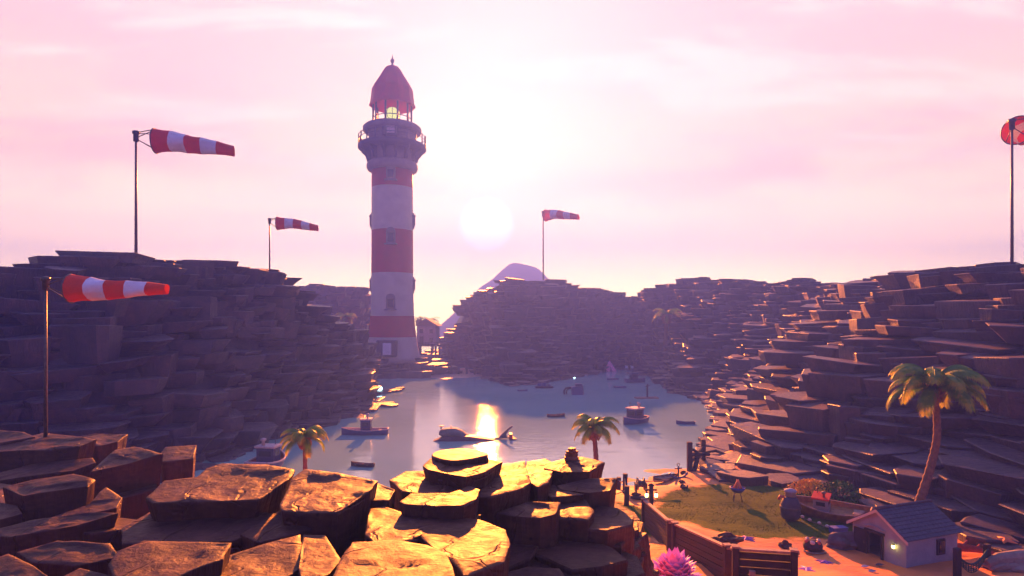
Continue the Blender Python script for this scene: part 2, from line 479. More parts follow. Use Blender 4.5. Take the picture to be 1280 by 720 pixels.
# grass blades on the lawn
def build_grass():
    rnd = random.Random(3); m = MB()
    k = 0
    while k < 9000:
        x = rnd.uniform(7, 36); y = rnd.uniform(42, 66)
        l = lawn(x, y) + 0.25 * noise.noise(Vector((x, y, 3)))
        if l < 0.55: continue
        k += 1
        z = ground_z(x, y) - 0.02; a = rnd.uniform(0, PI); h = rnd.uniform(0.04, 0.10); w = 0.03
        c, s = math.cos(a) * w, math.sin(a) * w; lx, ly = rnd.uniform(-.06, .06), rnd.uniform(-.06, .06)
        m.add([(x - c, y - s, z), (x + c, y + s, z), (x + lx, y + ly, z + h)], [[0, 1, 2]])
    o = m.build('grass', simple('grass_blades', (0.055, 0.075, 0.005), 0.9, 0.4, 0.5, spec=0.05), recalc=False)
    tag(o, 'short green and olive grass growing over the lawn behind the fence', 'grass', kind='stuff')
build_grass()

# ---------------------------------------------------------------- rocks
def slab(m, c, w, dpt, th, yaw, rnd, tilt=(0, 0), n=8, under=0.78, bev=0.10, mi=0):
    """one irregular flat-topped block with sides that lean inwards; c is the centre of its top"""
    T = Matrix.Translation(c) @ Matrix.Rotation(yaw, 4, 'Z') @ Matrix.Rotation(tilt[0], 4, 'X') @ Matrix.Rotation(tilt[1], 4, 'Y')
    pts = []
    for k in range(n):
        q = 2 * PI * (k + rnd.uniform(-.3, .3)) / n
        cx_, sx_ = math.cos(q), math.sin(q)
        e = 0.62  # super-ellipse: boxy
        r = rnd.uniform(0.86, 1.08)
        pts.append((w / 2 * math.copysign(abs(cx_) ** e, cx_) * r, dpt / 2 * math.copysign(abs(sx_) ** e, sx_) * r))
    vs = []
    ox, oy = rnd.uniform(-.06, .06) * w, rnd.uniform(-.06, .06) * dpt
    for (s, z, o) in ((under, -th, 1), (0.5 + under / 2, -th * rnd.uniform(.4, .6), .5), (1.0, -bev, 0), (0.975, 0, 0)):
        for p in pts:
            j = 0.0 if z > -bev - 1e-6 else rnd.uniform(-.03, .03)
            vs.append(T @ Vector((p[0] * (s + j) + ox * o, p[1] * (s + j) + oy * o, z)))
    vs.append(T @ Vector((0, 0, rnd.uniform(-0.02, 0.02) * th)))
    fs = []
    for r_ in range(3):
        for k in range(n):
            k2 = (k + 1) % n
            fs.append([r_ * n + k, r_ * n + k2, (r_ + 1) * n + k2, (r_ + 1) * n + k])
    for k in range(n):
        fs.append([3 * n + k, 3 * n + (k + 1) % n, 4 * n])
    m.add(vs, fs, mi)

def cliff(name, cols, seed, zstep=1.55, sx=1.0, back=14):
    """cols: list of (base point, crest point); layers of slabs between them"""
    rnd = random.Random(seed); m = MB()
    # arc length along the middle line
    mid = [(b + c) / 2 for b, c in cols]
    L = [0.0]
    for i in range(1, len(mid)): L.append(L[-1] + (mid[i] - mid[i - 1]).length)
    tot = L[-1]
    def at(s):
        s = max(0, min(tot - 1e-6, s))
        i = max(k for k in range(len(L)) if L[k] <= s); i = min(i, len(L) - 2)
        f = (s - L[i]) / (L[i + 1] - L[i])
        return cols[i][0].lerp(cols[i + 1][0], f), cols[i][1].lerp(cols[i + 1][1], f)
    def prof(t, s):   # height fraction as the wall recedes
        g = 0.62 * t + 0.38 * (t * t * (3 - 2 * t))
        w = 0.10 * noise.noise(Vector((s * 0.05, t * 3, seed)))
        return g + w * math.sin(PI * t)
    def surf(s, t):
        b, c = at(s)
        c = c.copy(); q_ = s / (9.0 * sx); q_ = noise.noise(Vector((math.floor(q_ + .4 * noise.noise(Vector((q_, 0, 0)))) * 3.7, seed * 5.1, 0)))
        c.z += 2.4 * sx * q_ * min(1, c.z / 20)
        p = b.lerp(c, t)
        p.z = b.z + (c.z - b.z) * prof(max(0, min(1, t)), s)
        # buttresses and bays
        n_ = Vector((c.x - b.x, c.y - b.y, 0)).normalized()
        bay = noise.noise(Vector((s * 0.07, seed * 2.3, 0))) * 4.0 + noise.noise(Vector((s * 0.2, t * 2, seed))) * 1.8
        p += n_ * bay * math.sin(PI * min(1, max(0, t)) * 0.85)
        return p, n_
    NS = max(8, int(tot / 4)); NTt = 12
    vs = []
    for i in range(NS + 1):
        s = tot * i / NS
        for j in range(NTt + 1):
            p, n_ = surf(s, j / NTt)
            vs.append(p + n_ * 2.6 + Vector((0, 0, -1.3)))
        p, n_ = surf(s, 1.0)
        vs.append(p + n_ * back + Vector((0, 0, -1.3))); vs.append(p + n_ * (back + 12) + Vector((0, 0, -p.z - 2)))
    K = NTt + 3
    m.add(vs, [[i * K + j, (i + 1) * K + j, (i + 1) * K + j + 1, i * K + j + 1] for i in range(NS) for j in range(K - 1)])
    # slabs
    s = 0.0
    maxh = max((c.z - b.z) for b, c in cols); nrow = int(maxh / zstep)
    for r in range(nrow + 1):
        t0 = r / nrow
        s = rnd.uniform(0, 3)
        while s < tot:
            w = (rnd.uniform(4.0, 9.5) if rnd.random() < .75 else rnd.uniform(9, 15)) * sx
            b, c = at(s); hh = c.z - b.z
            if hh * t0 < 0: s += w; continue
            rows_here = max(1.0, hh / zstep)
            if rnd.random() > rows_here / nrow + 0.15: s += w * .5; continue
            t = min(1.0, max(0.0, t0 + rnd.uniform(-.5, .5) / nrow))
            p, n_ = surf(s, t)
            yaw = math.atan2(n_.y, n_.x) - PI / 2 + rnd.gauss(0, .28)
            dp = rnd.uniform(5.0, 8.0)
            th = zstep * (rnd.uniform(.7, 1.4) if rnd.random() < .6 else rnd.uniform(1.6, 3.0))
            out = rnd.uniform(-1.8, 1.2) + 3.2 * noise.noise(Vector((s * .13, t * 4.5, seed * 3.1)))
            q = p + n_ * (dp * 0.42 + out)
            slab(m, q, w, dp, th, yaw, rnd, (rnd.gauss(0.05, .055), rnd.gauss(0, .045)), rnd.choice((5, 6, 7, 8)), rnd.uniform(.66, .88), 0.07)
            s += w * rnd.uniform(.42, .72)
    # crest: heavy capping blocks
    s = rnd.uniform(0, 2)
    while s < tot:
        w = rnd.uniform(5, 13) * sx; p, n_ = surf(s, 1.0)
        yaw = math.atan2(n_.y, n_.x) - PI / 2 + rnd.gauss(0, .12)
        th = rnd.uniform(2.5, 5.5); dz_ = rnd.choice((0, 0.3, -0.4, -1.6)) * sx
        slab(m, p + n_ * 3.5 + Vector((0, 0, dz_)), w, rnd.uniform(7, 10), th, yaw, rnd, (rnd.gauss(0.01, .02), rnd.gauss(0, .03)), rnd.choice((6, 7, 8)), rnd.uniform(.66, .8), 0.1)
        if rnd.random() < .5:
            slab(m, p + n_ * 3.8 + Vector((0, 0, dz_ + .45)), w * .7, 5.5, .8, yaw, rnd, (0, rnd.gauss(0, .02)), 8, .9, .1)
        s += w * rnd.uniform(.6, .95)
    # skirt of fallen slabs at the foot
    s = 0
    while s < tot:
        p, n_ = surf(s, 0); w = rnd.uniform(2.5, 6)
        slab(m, p - n_ * rnd.uniform(-1, 2.2) + Vector((0, 0, rnd.uniform(.15, .8))), w, rnd.uniform(2.5, 4.5), 1.6, rnd.uniform(0, PI), rnd, (rnd.gauss(0, .05), rnd.gauss(0, .05)), 7, .85, .07)
        s += rnd.uniform(1.5, 4)
    o = m.build(name, CLIFF)
    return tag(o, kind='structure')

def col(bx, by, cx_, cy_, cd, bz=0.0, bd=None):
    b = onz(bx, by, bz) if bd is None else px(bx, by, bd)
    b.z = bz
    return (b, px(cx_, cy_, cd))
left_cols = [
    (Vector((-56, 22, 0)), Vector((-74, 30, 26))), (Vector((-54, 38, 0)), px(-260, 328, 62)),
    (Vector((-50, 50, 0)), px(-90, 328, 70)), (Vector((-48.6, 58, 0)), px(0, 331, 75)), (Vector((-45, 62, 0)), px(85, 334, 80)),
    (Vector((-42, 68, 0)), px(168, 322, 88)), (Vector((-38, 75, 0)), px(250, 325, 98)), (Vector((-38.6, 93, 0)), px(328, 335, 112)),
    (Vector((-33, 105, 0)), px(352, 352, 122)), (Vector((-30.5, 114, 0)), px(400, 386, 132)), (Vector((-30.5, 121, 0)), px(435, 412, 142)),
    (Vector((-33, 132, 0)), px(448, 432, 152)), (Vector((-38, 146, 0)), px(446, 450, 166)), (Vector((-45, 168, 0)), px(425, 456, 186))]
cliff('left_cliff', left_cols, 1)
right_cols = [
    col(575, 457, 566, 424, 250), col(598, 460, 588, 378, 252), col(613, 470, 604, 363, 248), col(640, 482, 640, 350, 240),
    col(680, 478, 690, 349, 242), col(714, 471, 722, 358, 245), col(759, 463, 770, 363, 252), col(785, 461, 800, 372, 252),
    col(815, 468, 826, 358, 240), col(835, 478, 860, 352, 225), col(845, 490, 905, 348, 205), col(877, 497, 950, 352, 185),
    col(900, 508, 1000, 352, 165), col(911, 520, 1045, 362, 145), col(905, 540, 1075, 354, 125), col(897, 556, 1120, 351, 112),
    col(905, 585, 1150, 338, 92, 1.0), col(960, 602, 1200, 336, 84, 1.0), col(1040, 612, 1265, 336, 74, 1.2), col(1110, 640, 1350, 334, 64, 1.2),
    col(1200, 668, 1450, 332, 56, 1.2), col(1290, 690, 1600, 332, 48, 1.5), col(1400, 720, 1800, 332, 41, 1.5)]
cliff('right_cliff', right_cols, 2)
back_cols = [(Vector((-120, 185, 0)), px(230, 352, 236)), (Vector((-100, 190, 0)), px(330, 358, 238)), (Vector((-82, 196, 0)), px(375, 360, 242)),
             (Vector((-70, 204, 0)), px(420, 358, 246)), (Vector((-62, 214, 0)), px(452, 362, 262)), (Vector((-60, 232, 0)), px(468, 400, 285))]
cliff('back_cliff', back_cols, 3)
low_cols = [(onz(500, 457, 0), px(470, 446, 262)), (onz(540, 459, 0), px(520, 444, 262)), (onz(560, 458, 0), px(552, 436, 268)), (onz(575, 455, 0), px(575, 428, 272))]
cliff('shore_rocks', low_cols, 4, zstep=1.2, sx=.7)

# lighthouse island
im = MB(); rnd = random.Random(5)
for k in range(46):
    a = rnd.uniform(0, 2 * PI); r = rnd.uniform(0, 1) ** .5
    p = Vector((-42 + 21 * r * math.cos(a), 206 + 17 * r * math.sin(a), 0)); p.z = 5.7 - 4.6 * max(0, r - .55) / .45 + rnd.uniform(-.3, .2)
    slab(im, p, rnd.uniform(7, 15), rnd.uniform(6, 12), 4, rnd.uniform(0, PI), rnd, (rnd.gauss(0, .02), rnd.gauss(0, .02)), 8, .85, .1)
tag(im.build('island', CLIFF), kind='structure')
# sand spit between the island and the lagoon
sm_ = MB(); sv = []
for j in range(13):
    for i in range(41):
        u = i / 40; v = j / 12
        x = -34 + 30 * u; y = 180 + 50 * v
        r = ((u - .45) / .55) ** 2 + ((v - .55) / .5) ** 2
        sv.append((x, y, 0.55 - 0.9 * r + .25 * noise.noise(Vector((x * .2, y * .1, 1)))))
sm_.add(sv, [[j * 41 + i, j * 41 + i + 1, (j + 1) * 41 + i + 1, (j + 1) * 41 + i] for j in range(12) for i in range(40)], smooth=True)
tag(sm_.build('sand_spit', simple('wet_sand', (0.36, 0.24, 0.18), 0.5, 0.15, 0.3, 0.04), recalc=False), kind='structure')

# far islands with a pointed peak
def peak(name, c, rx, ry, h, seed, sharp=1.4):
    m = MB(); N = 46; vs = []
    for j in range(N + 1):
        for i in range(N + 1):
            u = i / N * 2 - 1; v = j / N * 2 - 1; r = math.sqrt(u * u + v * v + .012)
            z = max(0, 1 - r) ** sharp * h * (1 + .16 * noise.noise(Vector((u * 2, v * 2, seed))))
            z += .10 * h * noise.noise(Vector((u * 5, v * 5, seed + 3))) * max(0, 1 - r)
            vs.append((c[0] + u * rx, c[1] + v * ry, z - 1.0 - max(0, r - 1) * 2))
    m.add(vs, [[j * (N + 1) + i, j * (N + 1) + i + 1, (j + 1) * (N + 1) + i + 1, (j + 1) * (N + 1) + i] for j in range(N) for i in range(N)], smooth=True)
    tag(m.build(name, PEAKM, recalc=False), kind='structure')
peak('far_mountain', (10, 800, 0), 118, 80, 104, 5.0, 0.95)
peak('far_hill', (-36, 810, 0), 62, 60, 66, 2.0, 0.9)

# ---------------------------------------------------------------- foreground slabs
HR, HW = 'brown', 'x'
def fslab(poly, z, th, label, tx=0.0, ty=0.0, under=0.9, plate=None, seed=0, amp=0.05, d=None):
    """poly = outline of the top in photo pixels; z = height of the top at its middle; tx/ty tilt"""
    rnd = random.Random(seed * 17 + 5)
    cxp = sum(p[0] for p in poly) / len(poly); cyp = sum(p[1] for p in poly) / len(poly)
    c = onz(cxp, cyp, z)
    pts = []
    for (x, y) in poly:
        # ray / tilted plane: z = z0 + tx*(X-cx) + ty*(Y-cy)
        dx_, dz_ = (x - 640) / F, -(y - 400) / F
        dd = (z - tx * c.x - ty * c.y - H) / (dz_ - tx * dx_ - ty)
        pts.append(Vector((dx_ * dd, dd, H + dz_ * dd)) - c)
    # resample the outline: straight runs with slightly worn corners
    out = []
    n = len(pts)
    for i in range(n):
        a, b = pts[i], pts[(i + 1) % n]; k = max(3, int((b - a).length / 0.16))
        for j in range(k):
            out.append(a.lerp(b, j / k))
    for _ in range(0):
        out = [(out[i - 1] + out[i] * 2 + out[(i + 1) % len(out)]) / 4 for i in range(len(out))]
    n = len(out); off = Vector((seed * 3.7, seed * 1.9, 0))
    def nz(p, f, a): return a * noise.fractal(Vector((p.x * f, p.y * f, 0)) + off, 1.0, 2.0, 4)
    m = MB(); vs = []
    lum = Vector((0, 0, 0))
    for p in out: lum += p
    lum /= n
    edge = []
    for i, p in enumerate(out):
        r = (p - lum); q = lum + r * (1 + nz(p, 1.1, .02) + nz(p, 4.0, .010)); edge.append(q)
    # vertical profile of the side, from the foot upwards
    for (s, dz_) in ((under, -th), (under * .6 + .4, -th * .62), (under * .3 + .7, -th * .3), (1.0, -0.05), (0.998, -.012)):
        for i, q in enumerate(edge):
            w = 1.0 if s > .99 else 1 + .03 * noise.noise(Vector((q.x * 2.2, q.y * 2.2, dz_ * .4)) + off)
            vs.append(Vector((lum.x + (q.x - lum.x) * s * w, lum.y + (q.y - lum.y) * s * w, q.z + dz_ + (0 if s > .99 else nz(q, .7, .06)))))
    rings = [0.99, .93, .86, .78, .68, .58, .48, .38, .28, .18, .08]
    for s in rings:
        for q in edge:
            p = lum + (q - lum) * s
            z_ = nz(p, .55, amp * 1.6) + nz(p, 2.2, amp * .35)
            # a few chipped steps
            st = noise.noise(Vector((p.x * .45, p.y * .8, 4)) + off)
            if st > .18: z_ += .045 * min(1, (st - .18) * 40)
            vs.append(Vector((p.x, p.y, p.z + z_ * min(1, (1 - s) * 8))))
    vs.append(lum + Vector((0, 0, nz(lum, .55, amp * 1.6))))
    NR = 5 + len(rings); fs = []
    for r_ in range(NR - 1):
        for k in range(n):
            k2 = (k + 1) % n
            fs.append([r_ * n + k, r_ * n + k2, (r_ + 1) * n + k2, (r_ + 1) * n + k])
    for k in range(n): fs.append([(NR - 1) * n + k, (NR - 1) * n + (k + 1) % n, NR * n])
    m.add(vs, fs, 0, smooth=False)
    for i in range(len(m.sm)): m.sm[i] = i >= 5 * n
    if plate:   # thin flake of stone still lying on the block, grown together with it
        pc = Vector((0, 0, 0)); pp = []
        for (x, y) in plate:
            dx_, dz_ = (x - 640) / F, -(y - 400) / F
            dd = (z - tx * c.x - ty * c.y - H) / (dz_ - tx * dx_ - ty)
            pp.append(Vector((dx_ * dd, dd, H + dz_ * dd)) - c)
        for _ in range(2):
            o2 = []
            for i in range(len(pp)):
                a, b = pp[i], pp[(i + 1) % len(pp)]
                o2 += [a.lerp(b, .22), a.lerp(b, .78)]
            pp = o2
        k = len(pp)
        for p in pp: pc += p
        pc /= k
        hh = 0.20
        vs = [p + Vector((0, 0, -.12)) for p in pp] + [p + Vector((0, 0, hh * .8)) for p in pp] + [pc + (p - pc) * .96 + Vector((0, 0, hh)) for p in pp]
        vs += [pc + (p - pc) * .5 + Vector((0, 0, hh + .02)) for p in pp] + [pc + Vector((0, 0, hh + .03))]
        fs = []
        for r_ in range(3):
            for i in range(k): fs.append([r_ * k + i, r_ * k + (i + 1) % k, (r_ + 1) * k + (i + 1) % k, (r_ + 1) * k + i])
        for i in range(k): fs.append([3 * k + i, 3 * k + (i + 1) % k, 4 * k])
        m.add(vs, fs)
    o = m.build('rock_slab', ROCK)
    o.location = c
    return tag(o, label, 'rock slab', 'rock slabs of the foreground ledge')

SL = [
 # far left group
 ([(-20,566),(2,556),(53,541),(92,545),(121,549),(100,558),(62,563),(20,563)], 12.2, 1.3, 'rock slab that carries the nearest windsock pole', .0, -.02),
 ([(96,546),(118,542),(160,543),(147,552),(122,558),(98,556)], 12.0, 1.2, 'small rock slab tucked behind the right end of the windsock slab', .0, -.02),
 ([(-30,548),(0,538),(30,540),(44,546),(10,553),(-20,556)], 12.4, 1.4, 'dark low rock slab behind the windsock slab at the left frame edge', 0, -.05),
 ([(200,567),(206,559),(246,556),(242,573),(203,578)], 12.1, 1.6, 'rock slab at the far right end of the left group, beside the water', .0, -.02),
 ([(112,590),(144,562),(168,558),(204,567),(158,580)], 12.3, 2.2, 'triangular topped rock slab just in front of the slab beside the water', .0, -.02),
 ([(-20,596),(40,580),(116,572),(120,578),(92,588),(30,596),(-20,604)], 11.4, 1.0, 'thin ledge slab sticking out below the windsock slab', 0, -.03),
 ([(4,609),(40,600),(92,592),(119,600),(110,608),(66,614),(28,620)], 12.3, 1.7, 'long narrow rock slab in front of the thin ledge under the windsock', 0, -.02),
 ([(60,648),(112,630),(133,609),(153,622),(146,635),(100,645)], 11.8, 1.2, 'rock slab with a reddish worn top, right of the long narrow slab', 0, -.0),
 ([(-30,668),(40,650),(112,640),(148,641),(96,657),(10,672)], 11.7, 1.0, 'low shadowed rock slab under the slab with the reddish worn top', 0, -.03),
 ([(-30,640),(0,628),(22,632),(28,642),(0,650)], 11.8, 1.4, 'small dark rock slab at the left frame edge below the long narrow slab', 0, -.03),
 ([(20,690),(70,677),(138,679),(150,696),(96,708),(40,704)], 11.9, 1.6, 'dark rock slab near the lower left corner', 0, -.03),
 ([(-40,712),(10,692),(40,706),(64,722),(20,745),(-40,745)], 12.0, 1.6, 'lowest rock slab in the lower left corner', 0, -.03),
 ([(60,730),(100,710),(150,722),(170,760),(70,765)], 12.0, 1.6, 'rock slab cut by the bottom edge between the corner slab and the cracked slab', 0, -.03),
 # centre left: broad tops
 ([(182,622),(205,601),(246,596),(258,585),(278,579),(335,581),(369,587),(360,600),(322,625),(252,627),(190,629)], 13.4, 1.0, 'broad flat rock slab left of centre, below the moored boat seen end on', .0, -.015),
 ([(152,660),(186,640),(250,636),(330,640),(352,642),(330,662),(290,676),(200,682),(152,680)], 12.7, 1.6, 'lower rock slab half hidden under the broad flat slab', .0, 0),
 ([(350,630),(366,597),(380,586),(422,591),(472,601),(464,613),(422,641),(378,641),(352,639)], 13.3, 1.3, 'big rock slab right of the broad flat one, below the empty dinghy', .01, -.0),
 ([(300,668),(350,638),(392,644),(401,650),(394,659),(368,668),(322,679)], 12.75, 1.0, 'rock slab with a bright worn corner, under the big slab below the dinghy', .02, .0),
 ([(134,706),(146,689),(180,676),(290,678),(279,699),(240,713),(214,726),(150,740)], 13.1, 1.3, 'rock slab with a glowing crack in the bottom left centre', .01, .01),
 ([(214,752),(244,716),(290,692),(332,679),(376,668),(380,690),(373,712),(350,728),(300,760)], 12.8, 1.2, 'broad pitted rock slab at the bottom, right of the slab with the glowing crack', .02, .02),
 ([(373,712),(379,668),(407,669),(426,700),(412,718),(380,734)], 12.95, 1.2, 'narrow wedge rock slab between the pitted slab and the bright bottom slab', .02, .03),
 # centre: sunlit
 ([(424,700),(440,677),(490,675),(535,681),(557,691),(566,706),(574,745),(500,765),(400,760)], 13.3, 1.4, 'large bright sunlit rock slab at the bottom centre', .01, .055),
 ([(456,668),(462,636),(480,633),(502,640),(542,655),(525,670),(502,681),(474,682)], 12.9, 1.2, 'orange lit pointed rock slab above the bright bottom slab', .0, .05),
 ([(502,646),(560,645),(598,649),(633,662),(638,680),(631,703),(580,722),(562,700),(530,676)], 12.9, 2.2, 'large rock slab half in shade, right of the orange pointed slab', -.01, .045),
 ([(499,627),(513,617),(562,618),(587,607),(600,612),(596,624),(580,632),(545,633),(505,630)], 13.2, 1.1, 'long lit rock slab in the middle of the sunlit cluster', .0, .05),
 ([(464,626),(472,604),(494,612),(486,626)], 12.9, 1.0, 'small lit rock wedge right of the big slab below the dinghy', .0, .05),
 ([(487,600),(507,589),(534,588),(545,604),(574,611),(556,619),(502,614)], 12.9, .9, 'rock slab with a shaded right half, left of the highest sunlit slab', .0, .04),
 ([(529,582),(537,573),(582,566),(628,577),(606,590),(582,596),(534,587)], 13.3, 1.1, 'highest sunlit rock slab at the far side of the cluster, a thin flake on top', .0, .06, [(537,577),(545,570),(582,566),(618,574),(586,582),(560,584)]),
 ([(598,621),(604,600),(622,582),(656,576),(664,603),(655,610),(614,622)], 12.8, 1.4, 'curved sunlit rock slab right of the highest slab', .0, .05),
 ([(657,600),(658,577),(682,573),(694,580),(686,604),(672,609)], 12.6, 1.0, 'bright cracked rock slab between the curved slab and the slab with the small cairn', .0, .06),
 # right of centre
 ([(680,585),(684,579),(706,573),(728,571),(756,578),(737,589),(702,590)], 12.6, .8, 'rock slab that carries the small red stone pile', .0, .03),
 ([(696,607),(736,598),(772,598),(764,613),(736,616),(700,612)], 12.3, 1.2, 'shaded rock slab right of centre, in front of the one with the red stone pile', .0, -.01),
 ([(664,611),(690,604),(700,612),(730,618),(690,622)], 12.2, .8, 'small lit rock slab squeezed in front of the bright cracked slab', .0, .05),
 ([(620,641),(658,628),(701,628),(695,643),(675,648),(638,645)], 12.4, 2.6, 'tall rock block with a light patch on its right top corner', .0, .02),
 ([(690,649),(684,619),(730,622),(743,639),(736,651)], 12.0, 1.8, 'orange lit rock block right of the tall block', .0, .045),
 ([(736,664),(745,631),(775,637),(772,646),(752,663)], 11.6, 3.0, 'steep shaded rock block at the right end of the ledge', .03, -.02),
 ([(671,692),(691,673),(730,675),(742,690),(700,698)], 11.2, 1.8, 'dark rock block at the foot of the orange lit block', .0, -.03),
 ([(716,714),(736,692),(774,684),(780,703),(760,724),(726,726)], 10.6, 2.0, 'rough dark rock block at the foot of the steep shaded block', .0, -.03),
 ([(758,680),(780,664),(813,681),(788,690)], 9.3, 1.3, 'pointed rock slab jutting out over the sand path', .0, -.02),
 ([(630,716),(660,708),(700,712),(716,735),(650,745)], 11.4, 1.6, 'dark rock block at the bottom edge under the dark block row', .0, -.03),
]
for i, s in enumerate(SL):
    fslab(s[0], s[1], s[2] * 1.25, s[3], s[4], (-.8 * s[5] if s[5] > .02 else (.10 if 13 <= i <= 19 else .14) - s[5]), .82, s[6] if len(s) > 6 else None, i + 1)

# body of the ledge beneath the slabs
lm = MB(); rnd = random.Random(21)
def ledge_top(x, y):
    if y > 21.5 and x > -16: return None
    if y > 28: return None
    if x > 2.6 + (y - 8) * .07: return None
    return 11.3 if x < -6 and y > 14 else 11.7
for k in range(330):
    x = rnd.uniform(-34, 5); y = rnd.uniform(3.5, 29)
    t = ledge_top(x, y)
    if t is None: continue
    slab(lm, (x, y, t + rnd.uniform(-.9, .15) - max(0, -x - 20) * .1), rnd.uniform(2.0, 4.6), rnd.uniform(1.8, 3.6), rnd.uniform(1.5, 3), rnd.uniform(0, PI), rnd, (rnd.gauss(0, .05), rnd.gauss(0, .05)), 8, .86, .06)
# descending blocks on the lagoon and beach sides
for k in range(380):
    f = rnd.random()
    if rnd.random() < .55:
        x = rnd.uniform(-34, 4); y0 = 21.5 if x > -16 else 28.5
        u = rnd.random(); p = (x, y0 + u * 9, 10.8 - u * 9.0)
    else:
        y = rnd.uniform(6, 24); u = rnd.random()
        y = rnd.uniform(14, 24); p = (.17 * y - .6 + u * 1.1, y, 10.9 - u * 5.0)
    slab(lm, p, rnd.uniform(1.6, 4.0), rnd.uniform(1.6, 3.2), rnd.uniform(1.8, 3.4), rnd.uniform(0, PI), rnd, (rnd.gauss(0, .07), rnd.gauss(0, .07)), 7, .86, .06)
tag(lm.build('rock_ledge', ROCK), kind='structure')

# ---------------------------------------------------------------- lighthouse
def lighthouse():
    d = 205.0; k = d / F
    base = px(490.5, 445, d)
    root = empty('lighthouse', base, 0, label='tall red and white banded lighthouse with a dark red dome and lit lamp', cat='lighthouse')
    def Z(y): return (445 - y) * k
    rf = lambda w: w * k
    # tower wall with painted bands
    prof = [(36, 452), (34, 445), (31.5, 433), (29.5, 421), (28, 408), (26.8, 395), (26, 370), (25.8, 342), (25.6, 315), (25.5, 289), (25.5, 262), (25.4, 236), (25.3, 213)]
    bands = [0, 0, 0, 1, 1, 0, 0, 1, 1, 0, 0, 1]
    m = MB(); m.lathe([(rf(a), Z(b)) for a, b in prof], 48, mi=bands)
    t = m.build('tower', [WHITE, RED], root)
    # doorway block
    m = MB(); yb = -rf(31.5)
    m.box((0, yb - .3, Z(434)), (rf(24), 2.6, rf(20)))
    pc = m.build('porch', DARKST, root)
    m = MB(); m.box((rf(1), yb - 1.75, Z(434.5)), (rf(10), .5, rf(14)))
    m.build('doorway', simple('opening_brightness', (0.75, 0.66, 0.68), .6, .1), root)  # brightness seen through the open doorway, put into this panel's colour
    # little bay windows on the flanks
    for yy in (276, 356):
        for sx in (-1, 1):
            m = MB(); c = Vector((sx * rf(26), 0, Z(yy)))
            m.lathe([(0.2, -rf(11)), (rf(1.6), -rf(8)), (rf(2.6), -rf(5)), (rf(2.6), rf(4)), (rf(3.2), rf(5)), (rf(3.2), rf(6)), (.1, rf(10))], 10, c)
            m.build('bay_window', STONE, root)
    # framed windows on the front
    for (yy, w, h) in ((223, 7, 9), (300, 7, 10), (380, 7, 9)):
        r0 = rf(25.6 if yy < 360 else 26.1)
        m = MB(); m.box((rf(3), -r0 + .25, Z(yy)), (rf(w + 4), 1.3, rf(h + 4)))
        m.lathe([(rf((w + 4) / 2), -.65), (rf((w + 4) / 2), .65)], 16, (rf(3), -r0 + .25, Z(yy - h / 2 - 2)), T=Matrix.Rotation(PI / 2, 4, 'X'))
        m.box((rf(3), -r0 - .1, Z(yy + h / 2 + 3)), (rf(w + 8), 1.9, rf(1.6)))
        fr = m.build('window', STONE, root)
        m = MB(); m.box((rf(3), -r0 - .52, Z(yy)), (rf(w), .3, rf(h)))
        m.build('pane', GLASSD, fr)
    # upper ring, corbels, gallery
    m = MB(); m.lathe([(rf(25), Z(215)), (rf(30), Z(214)), (rf(31.5), Z(211)), (rf(31.5), Z(207)), (rf(29.5), Z(204)), (rf(27), Z(203))], 48)
    m.build('ring_moulding', STONE, root)
    m = MB(); m.lathe([(rf(27), Z(204)), (rf(28), Z(196)), (rf(28), Z(188))], 48); m.build('upper_drum', STONE, root)
    for i in range(14):
        a = 2 * PI * i / 14 + .1
        T = Matrix.Rotation(a, 4, 'Z')
        m = MB()
        po = [(rf(27), Z(203)), (rf(31), Z(203)), (rf(33), Z(196)), (rf(37.5), Z(192)), (rf(40), Z(188)), (rf(27), Z(187))]
        w = rf(2.8)
        vs = [T @ Vector((x, -w / 2, z)) for x, z in po] + [T @ Vector((x, w / 2, z)) for x, z in po]
        n = len(po)
        m.add(vs, [list(range(n)), list(range(n, 2 * n))[::-1]] + [[q, (q + 1) % n, n + (q + 1) % n, n + q] for q in range(n)])
        m.build('bracket', DARKST, root)
    m = MB(); m.lathe([(rf(27), Z(189.5)), (rf(40), Z(188.5)), (rf(42), Z(187)), (rf(42), Z(183.5)), (rf(41), Z(182.5)), (rf(20), Z(182))], 48)
    g = m.build('gallery', DARKST, root)
    m = MB()
    for i in range(20):
        a = 2 * PI * i / 20
        m.tube([(rf(41) * math.cos(a), rf(41) * math.sin(a), Z(183.5)), (rf(41) * math.cos(a), rf(41) * math.sin(a), Z(170.5))], rf(.8 if i % 5 else 1.3), 6)
    for yy in (171.5, 176):
        m.tube([(rf(41) * math.cos(a * PI / 24), rf(41) * math.sin(a * PI / 24), Z(yy)) for a in range(49)], rf(.45), 5, cap=False)
    m.build('railing', METAL, root)
    m = MB(); m.lathe([(rf(28.5), Z(181)), (rf(29), Z(170)), (rf(29), Z(165))], 40); wr = m.build('watch_room', STONE, root)
    m = MB(); m.box((rf(3), -rf(28.7), Z(171)), (rf(19), 1.6, rf(13))); fr = m.build('window', DARKST, root)
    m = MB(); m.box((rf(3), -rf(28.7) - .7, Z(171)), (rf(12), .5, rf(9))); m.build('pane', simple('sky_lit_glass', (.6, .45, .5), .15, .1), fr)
    m = MB(); m.lathe([(rf(29), Z(168)), (rf(34), Z(167)), (rf(36), Z(165)), (rf(36), Z(161)), (rf(33), Z(158.5)), (rf(20), Z(158))], 48); m.build('cornice', STONE, root)
    # lantern room: open posts and the lamp
    for i in range(10):
        a = 2 * PI * i / 10 + .15
        m = MB(); x, y = rf(23.5) * math.cos(a), rf(23.5) * math.sin(a)
        m.tube([(x, y, Z(159)), (x, y, Z(131))], rf(1.3), 6)
        m.build('post', METAL, root)
    m = MB()
